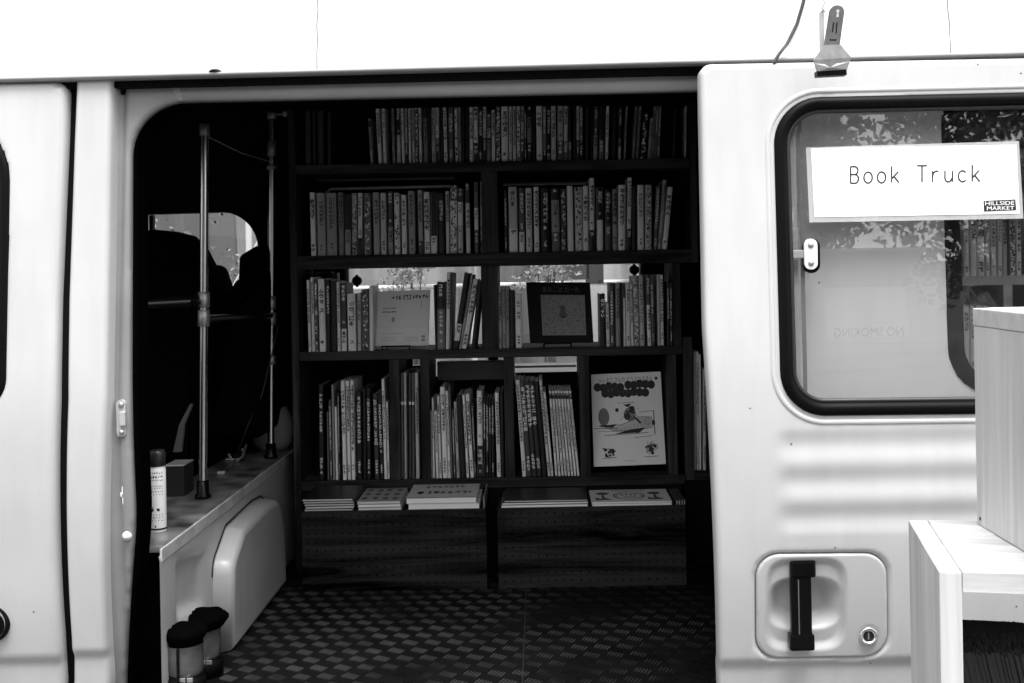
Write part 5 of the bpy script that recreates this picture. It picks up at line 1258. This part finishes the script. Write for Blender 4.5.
# upper crate on top
Bk = Vector((.612, 1.583 - D, crz))
c2 = thing('crate', 'pale pine crate standing upright on top of the lower crate', 'crate', (Bk.x, Bk.y - .30, crz + .0005), 'pale wooden crates')
H2 = .306
crate_box(c2, 'side_board', (0, 0, .0), (.020, .30, H2 - .0255), M_crate_side)
crate_box(c2, 'end_cap', (-.001, 0, H2 - .025), (.020, .30, H2 - .0005), mat('end_grain', .48, .7, noise=(50, .4, .55, .25)))
crate_box(c2, 'side_board', (.42, 0, 0), (.44, .30, H2 - .001), M_crate_side)
crate_box(c2, 'top_board', (.0205, 0, H2 - .018), (.4195, .30, H2), M_crate_top)
crate_box(c2, 'bottom_board', (.0205, 0, 0), (.4195, .30, .018), M_crate_top)
crate_box(c2, 'back_board', (.0205, .282, .0185), (.4195, .2995, H2 - .0185), M_crate_top)
n_ = MB(); n_.lathe([(0, 0), (.0028, 0)], (0, 0, 0), n=10); o = n_.build('nail_hole', M_ink, c2, loc=(-.0006, .287, .010)); o.rotation_euler = (0, -math.pi / 2, 0)
# bristle brush inside
Rm = Matrix.Rotation(ang, 4, 'Z')
def C1(x, y, z): return Vector((A_.x, A_.y, crz - .46)) + (Matrix.Rotation(ang, 3, 'Z') @ Vector((x, y, z)))
br = thing('brush', 'black bristled broom head stored inside the lower wooden crate', 'brush', C1(.13, .14, T), None, ang)
bm_ = MB(); r = random.Random(11); b0 = Vector((0, 0, .0))
for i in range(4200):
    u = r.uniform(-.115, .13); v = r.uniform(-.075, .055); k = max(0, u + .01)
    zt = .330 - .9 * k ** 1.5 - .9 * max(0, -u - .095) ** 1.2 - r.uniform(0, .004) - .3 * (v + .01) ** 2 * 12
    ln = r.uniform(.16, .26); sl2_ = .16 + .9 * k
    pts = [Vector((u + ln * t * sl2_ + .02 * t * t, v - .012 * t, zt - ln * t)) for t in (0, .35, .7, 1)]; wv = .0016
    n_ = Vector((wv, 0, 0))
    bm_.add([p - n_ * (1 if j < 3 else .2) for j, p in enumerate(pts)] + [p + n_ * (1 if j < 3 else .2) for j, p in enumerate(pts)], [(0, 4, 5, 1), (1, 5, 6, 2)], 0)
    bm_.add([pts[2] - n_, pts[2] + n_, pts[3]], [(0, 1, 2)], 1 if r.random() < .75 else 0)
bm_.build('bristles', [mat('black_bristle', .003, .5), mat('lit_bristle', .55, .4)], br, loc=(0, 0, 0), fix=False)  # pale tips put the light on the lower bristle ends into the colour
MB().box((-.08, -.045, .0), (.09, .045, .25), bev=.006).build('brush_head', M_plast, br, loc=(0, 0, 0))
# table under the crates
tb = thing('table', 'low pale table carrying the wooden crates beside the van', 'table', (.85, -.85, 0))
zt_ = crz - .46 - .001
MB().box((.35, -1.25, zt_ - .03), (1.5, -.50, zt_)).build('tabletop', M_crate_top, tb, bevel=.002)
for x in (.39, 1.42):
    for y in (-1.21, -.58): MB().box((x, y, 0), (x + .04, y + .04, zt_ - .031)).build('leg', M_crate_side, tb)

# ------------------------------------------------------------------ rear bookcase seen through the two windows
YR = .30
rc = thing('bookcase', 'pale wooden bookcase in the rear of the van behind the side window', 'bookcase', (1.6, YR, FZ))
zr1, zr2 = W(985, 276, YR).z, W(985, 372, YR).z
M_rs = mat('rear_shelf_wood', .5, .6, wood=(0, .4, .6, 20))
for zz in (zr1, zr2, W(985, 150, YR).z): MB().box((W(940, 276, YR).x, YR - .01, zz - .02), (2.25, YR + .2, zz)).build('shelf_board', M_rs, rc)
MB().box((W(940, 276, YR).x - .02, YR - .012, FZ), (W(940, 276, YR).x, YR + .2, 1.84)).build('side_board', M_rs, rc)
MB().box((W(940, 276, YR).x - .02, YR + .201, FZ), (2.25, YR + .215, 1.84)).build('back_board', mat('rear_back', .12, .7), rc)
MB().box((W(1001, 276, YR).x, YR - .011, zr2), (W(1010, 276, YR).x, YR + .19, zr1 - .02)).build('upright', M_rs, rc)
ra = []; x = 957; r = random.Random(21)
for i, (w_, t, st_) in enumerate(((6, .5, 'k'), (6, .6, 'k'), (7, .4, 'K'), (8, .55, 'K'), (5, .35, 'k'), (6, .5, 'k'), (5, .55, 'k'), (6, .25, 'k'), (7, .2, 'p'), (6, .4, 'k'))):
    ra.append((x, x + w_ - .6, x + .7, x + w_ + .1, 212 + (i % 3), st_, t)); x += w_ + .4
place_books(ra, zr1, 'on rear shelf under the sign', 'books on the rear shelf behind the window', 2.4, Y=YR, pybot=275)
ra = []; x = 957
for i, (w_, t, st_) in enumerate(((6, .45, 'k'), (7, .55, 'k'), (5, .5, 'k'), (7, .4, 'k'), (6, .5, '-'))):
    ra.append((x, x + w_ - .6, x + .7, x + w_ + .1, 306, st_, t)); x += w_ + .4
place_books(ra, zr2, 'on rear shelf beside the upper crate', 'books on the lower rear shelf behind the window', 2.4, Y=YR, pybot=371)

# ------------------------------------------------------------------ outside, far side of the van
def leafy(name, label, c, rad, n, leaf, hgt, seed, trunk=True, group=None, g=.07):
    r = random.Random(seed); t = thing(name, label, 'tree' if trunk else 'shrub', (c[0], c[1], 0), group); m = MB()
    lobes = [(Vector((r.uniform(-1, 1), r.uniform(-1, 1), r.uniform(-.8, 1))) * rad * .6, rad * r.uniform(.35, .6)) for _ in range(9)]
    cc = Vector(c)
    for i in range(n):
        lc, lr = r.choice(lobes); d = Vector((r.gauss(0, 1), r.gauss(0, 1), r.gauss(0, 1))).normalized() * lr * r.uniform(.6, 1.05)
        p = cc + lc + d; a = Vector((r.gauss(0, 1), r.gauss(0, 1), r.gauss(0, 1))).normalized() * leaf; b = a.orthogonal().normalized() * leaf * .45
        m.add([p - a, p + b, p + a, p - b], [(0, 1, 2, 3)], r.choice((0, 0, 1)))
    m.build('crown', [mat('leaf_dark', g, .5), mat('leaf_mid', g * 1.8, .5)], t, fix=False)
    tr = MB(); x, y = c[0], c[1]
    tr.tube([(x, y, 0), (x + .05, y, c[2] * .45), (x, y + .05, c[2])], [rad * .10, rad * .07, rad * .04], n=10)
    for k in range(6):
        lc, lr = lobes[k]; tr.tube([(x, y, c[2] * .6), (x + lc.x * .5, y + lc.y * .5, c[2] * .6 + (c[2] + lc.z - c[2] * .6) * .6), (x + lc.x, y + lc.y, c[2] + lc.z)], [rad * .045, rad * .03, rad * .012], n=7)
    tr.build('trunk', mat('bark', .12, .9, noise=(20, .07, .16)), t)
M_wall = mat('pale_wall', .30, .85, noise=(3, .12, .28, .3))
hs = thing('building', 'pale building with a row of grey windows behind the van', 'building', (0, 5.2, 0))
MB().box((-7, 5.2, .0), (7, 9, 4.6)).build('wall', M_wall, hs)
for i, x in enumerate((-5.2, -3.4, -1.6, .2, 2.0, 3.8)):
    f = MB().box((x, 5.16, .9), (x + 1.0, 5.198, 2.3)).build('window', mat('frame_white', .6, .5), hs)
    MB().box((x + .05, 5.150, .95), (x + .95, 5.158, 2.25)).build('pane', mat('pane_grey', .12, .15), f)
MB().box((-7.2, 5.0, 4.6), (7.2, 9.2, 4.75)).build('roof', mat('roof_grey', .3, .8), hs)
def hanging(label, x0, x1, z0, z1, y, g, seed):
    r = random.Random(seed); m = MB(); nx, nz = 70, 14; vs = []; ph = [r.uniform(0, 6.28) for _ in range(5)]
    for i in range(nx + 1):
        for j in range(nz + 1):
            u, v = i / nx, j / nz; x = x0 + (x1 - x0) * u; k = (x1 - x0)
            vs.append((x + .02 * math.sin(v * 3 + ph[0]), y + (.03 + .03 * (1 - v)) * math.sin(u * k * 22 + ph[1] + v) + .02 * math.sin(u * k * 51 + ph[2]) + .04 * math.sin(u * k * 7 + ph[3] + v * 2), z0 + (z1 - z0) * v + (.05 * math.sin(u * 6 + ph[4]) if j == 0 else 0)))
    m.add(vs, [(i * (nz + 1) + j, (i + 1) * (nz + 1) + j, (i + 1) * (nz + 1) + j + 1, i * (nz + 1) + j + 1) for i in range(nx) for j in range(nz)], 0, True)
    o = m.build('hanging_cloth', [mat('cloth_%d' % int(g * 100), g, .8)]); so = o.modifiers.new('thickness', 'SOLIDIFY'); so.thickness = .003
    tag(o, label, 'cloth', 'cloths hanging beyond the far windows')
hanging('pale cloth hanging behind the left half of the window shelf', -1.1, -.28, .9, 1.95, 3.1, .34, 1)
hanging('mid grey cloth hanging behind the divider of the window shelf', -.5, .14, .8, 1.95, 3.5, .22, 2)
hanging('bright cloth hanging behind the right half of the window shelf', .16, .62, .9, 1.95, 3.2, .45, 3)
for i_, (x_, z_, w__, h__, g_) in enumerate(((-.62, 1.50, .16, .22, .2), (-.36, 1.52, .10, .26, .5), (.10, 1.44, .12, .14, .05), (.20, 1.42, .08, .10, .03), (.36, 1.50, .14, .30, .6), (-.12, 1.52, .14, .2, .35))):
    o = MB().box((x_, 2.78, z_), (x_ + w__, 2.80, z_ + h__), bev=.004).build('placard', [mat('placard_%d' % int(g_ * 100), g_, .6)]); tag(o, '%s placard hung on the white rail, %s from the left' % ({.2: 'grey', .5: 'pale', .05: 'small black', .03: 'smallest black', .6: 'tall white', .35: 'light grey'}[g_], ORD[(1, 2, 4, 5, 6, 3)[i_]]), 'placard', 'placards hung on the rail outside')
po = thing('window_streaks', 'pale thin rods added as diagonal streaks behind the cab window', 'streaks', (-1.2, 2.1, 0))  # thin rods added for the diagonal streaks in the cab glass
for k, (xa_, xb_) in enumerate(((-1.40, -1.02), (-1.30, -.92), (-1.28, -.98))):
    MB().tube([(xa_, 2.1 + k * .05, 1.05), (xb_, 2.15 + k * .05, 1.72)], .006, n=8).build('pole', mat('rail_white', .8, .4), po)
hanging('grey cloth hanging outside the cab window', -3.2, -1.55, .9, 1.9, 3.6, .12, 4)
fr = thing('rail_stand', 'long white rail on posts outside beyond the far windows', 'stand', (0, 2.85, .05))
MB().tube([(-3.2, 2.85, 1.40), (1.2, 2.85, 1.43)], .012).build('rail', mat('rail_white', .8, .4), fr)
MB().tube([(-3.2, 2.85, 1.98), (1.2, 2.85, 1.98)], .012).build('rail', mat('rail_white', .8, .4), fr)
for x in (-3.2, -1.3, -.3, .72, 1.2): MB().tube([(x, 2.85, .05), (x, 2.85, 2.0)], .014).build('post', mat('rail_white', .8, .4), fr)
for i, (x, z0_, w_, h_, g_, lb) in enumerate(((-.74, 0, .5, 1.18, .16, 'grey crate stack outside beyond the pale displayed book'), (.22, 0, .42, 1.12, .3, 'pale box stack outside beyond the black displayed book'), (.52, 0, .2, 1.50, .02, 'dark narrow case outside near the right window latch'))):
    t = thing('storage_box', lb, 'box', (x, 2.6, .05)); k = 0; zz = .05
    while zz < h_ - .05:
        MB().box((x - w_ / 2 + .01 * (k % 2), 2.45, zz), (x + w_ / 2 - .012 * ((k + 1) % 2), 2.75, zz + .27), bev=.012).build('tier', mat('box_grey_%d' % i, g_, .6), t); zz += .275; k += 1
leafy('shrub', 'leafy shrub outside the cab window', (-1.42, 2.5, 1.50), .30, 700, .012, 1, 31, False, None, .16)
leafy('shrub', 'sparse shrub outside behind the window shelf, right of its divider', (.03, 2.3, 1.46), .16, 500, .011, 1, 33, False, None, .22)
leafy('shrub', 'small sparse shrub outside behind the pale displayed book', (-.52, 2.3, 1.47), .12, 350, .011, 1, 34, False, None, .25)
# behind the photographer: trees and a wall that mirror in the glass
leafy('tree', 'tall leafy tree mirrored in the door glass above the sign', (1.6, -7.5, 4.0), 1.5, 11000, .055, 1, 41)
leafy('tree', 'second leafy tree behind the photographer, to the right', (4.6, -8.5, 4.2), 1.7, 11000, .055, 1, 42)
leafy('tree', 'third leafy tree behind the photographer, to the left', (-3.4, -9.0, 4.3), 1.6, 4000, .10, 1, 43)
nb = thing('notice_stand', 'white no smoking notice board on a post behind the photographer', 'sign', (2.1, -5.0, 0))
MB().tube([(2.1, -5.03, 0), (2.1, -5.03, 2.0)], .03).build('post', M_joint, nb)
MB().box((1.82, -5.04, 1.95), (2.34, -5.0, 2.38)).build('board', mat('board_white', .85, .5), nb, bevel=.003)
MB().prism([(1.76, -5.3, 2.42), (2.4, -5.3, 2.42), (2.4, -4.75, 2.56), (1.76, -4.75, 2.56)], (0, 0, .02)).build('board_roof', mat('board_white', .85, .5), nb)
mb = MB(); vs, fs, ww = text_mesh('NO SMOKING', 1); mb.add([(2.30 - v[0] / ww * .44, -4.997, 2.06 + v[2] * .085) for v in vs], fs, 0); mb.build('notice_lettering', M_ink, nb)
h2 = thing('building', 'pale building across the street, mirrored in the van glass', 'building', (0, -13, 0))
MB().box((-10, -16, 0), (12, -13, 4.2)).build('wall', mat('street_wall', .6, .85, noise=(3, .5, .66, .3)), h2)
for x in (-7, -4, -1, 2, 5, 8): MB().box((x, -12.99, 1.2), (x + 1.3, -12.95, 2.8)).build('window', mat('pane_grey', .12, .15), h2)
bpy.context.view_layer.update()
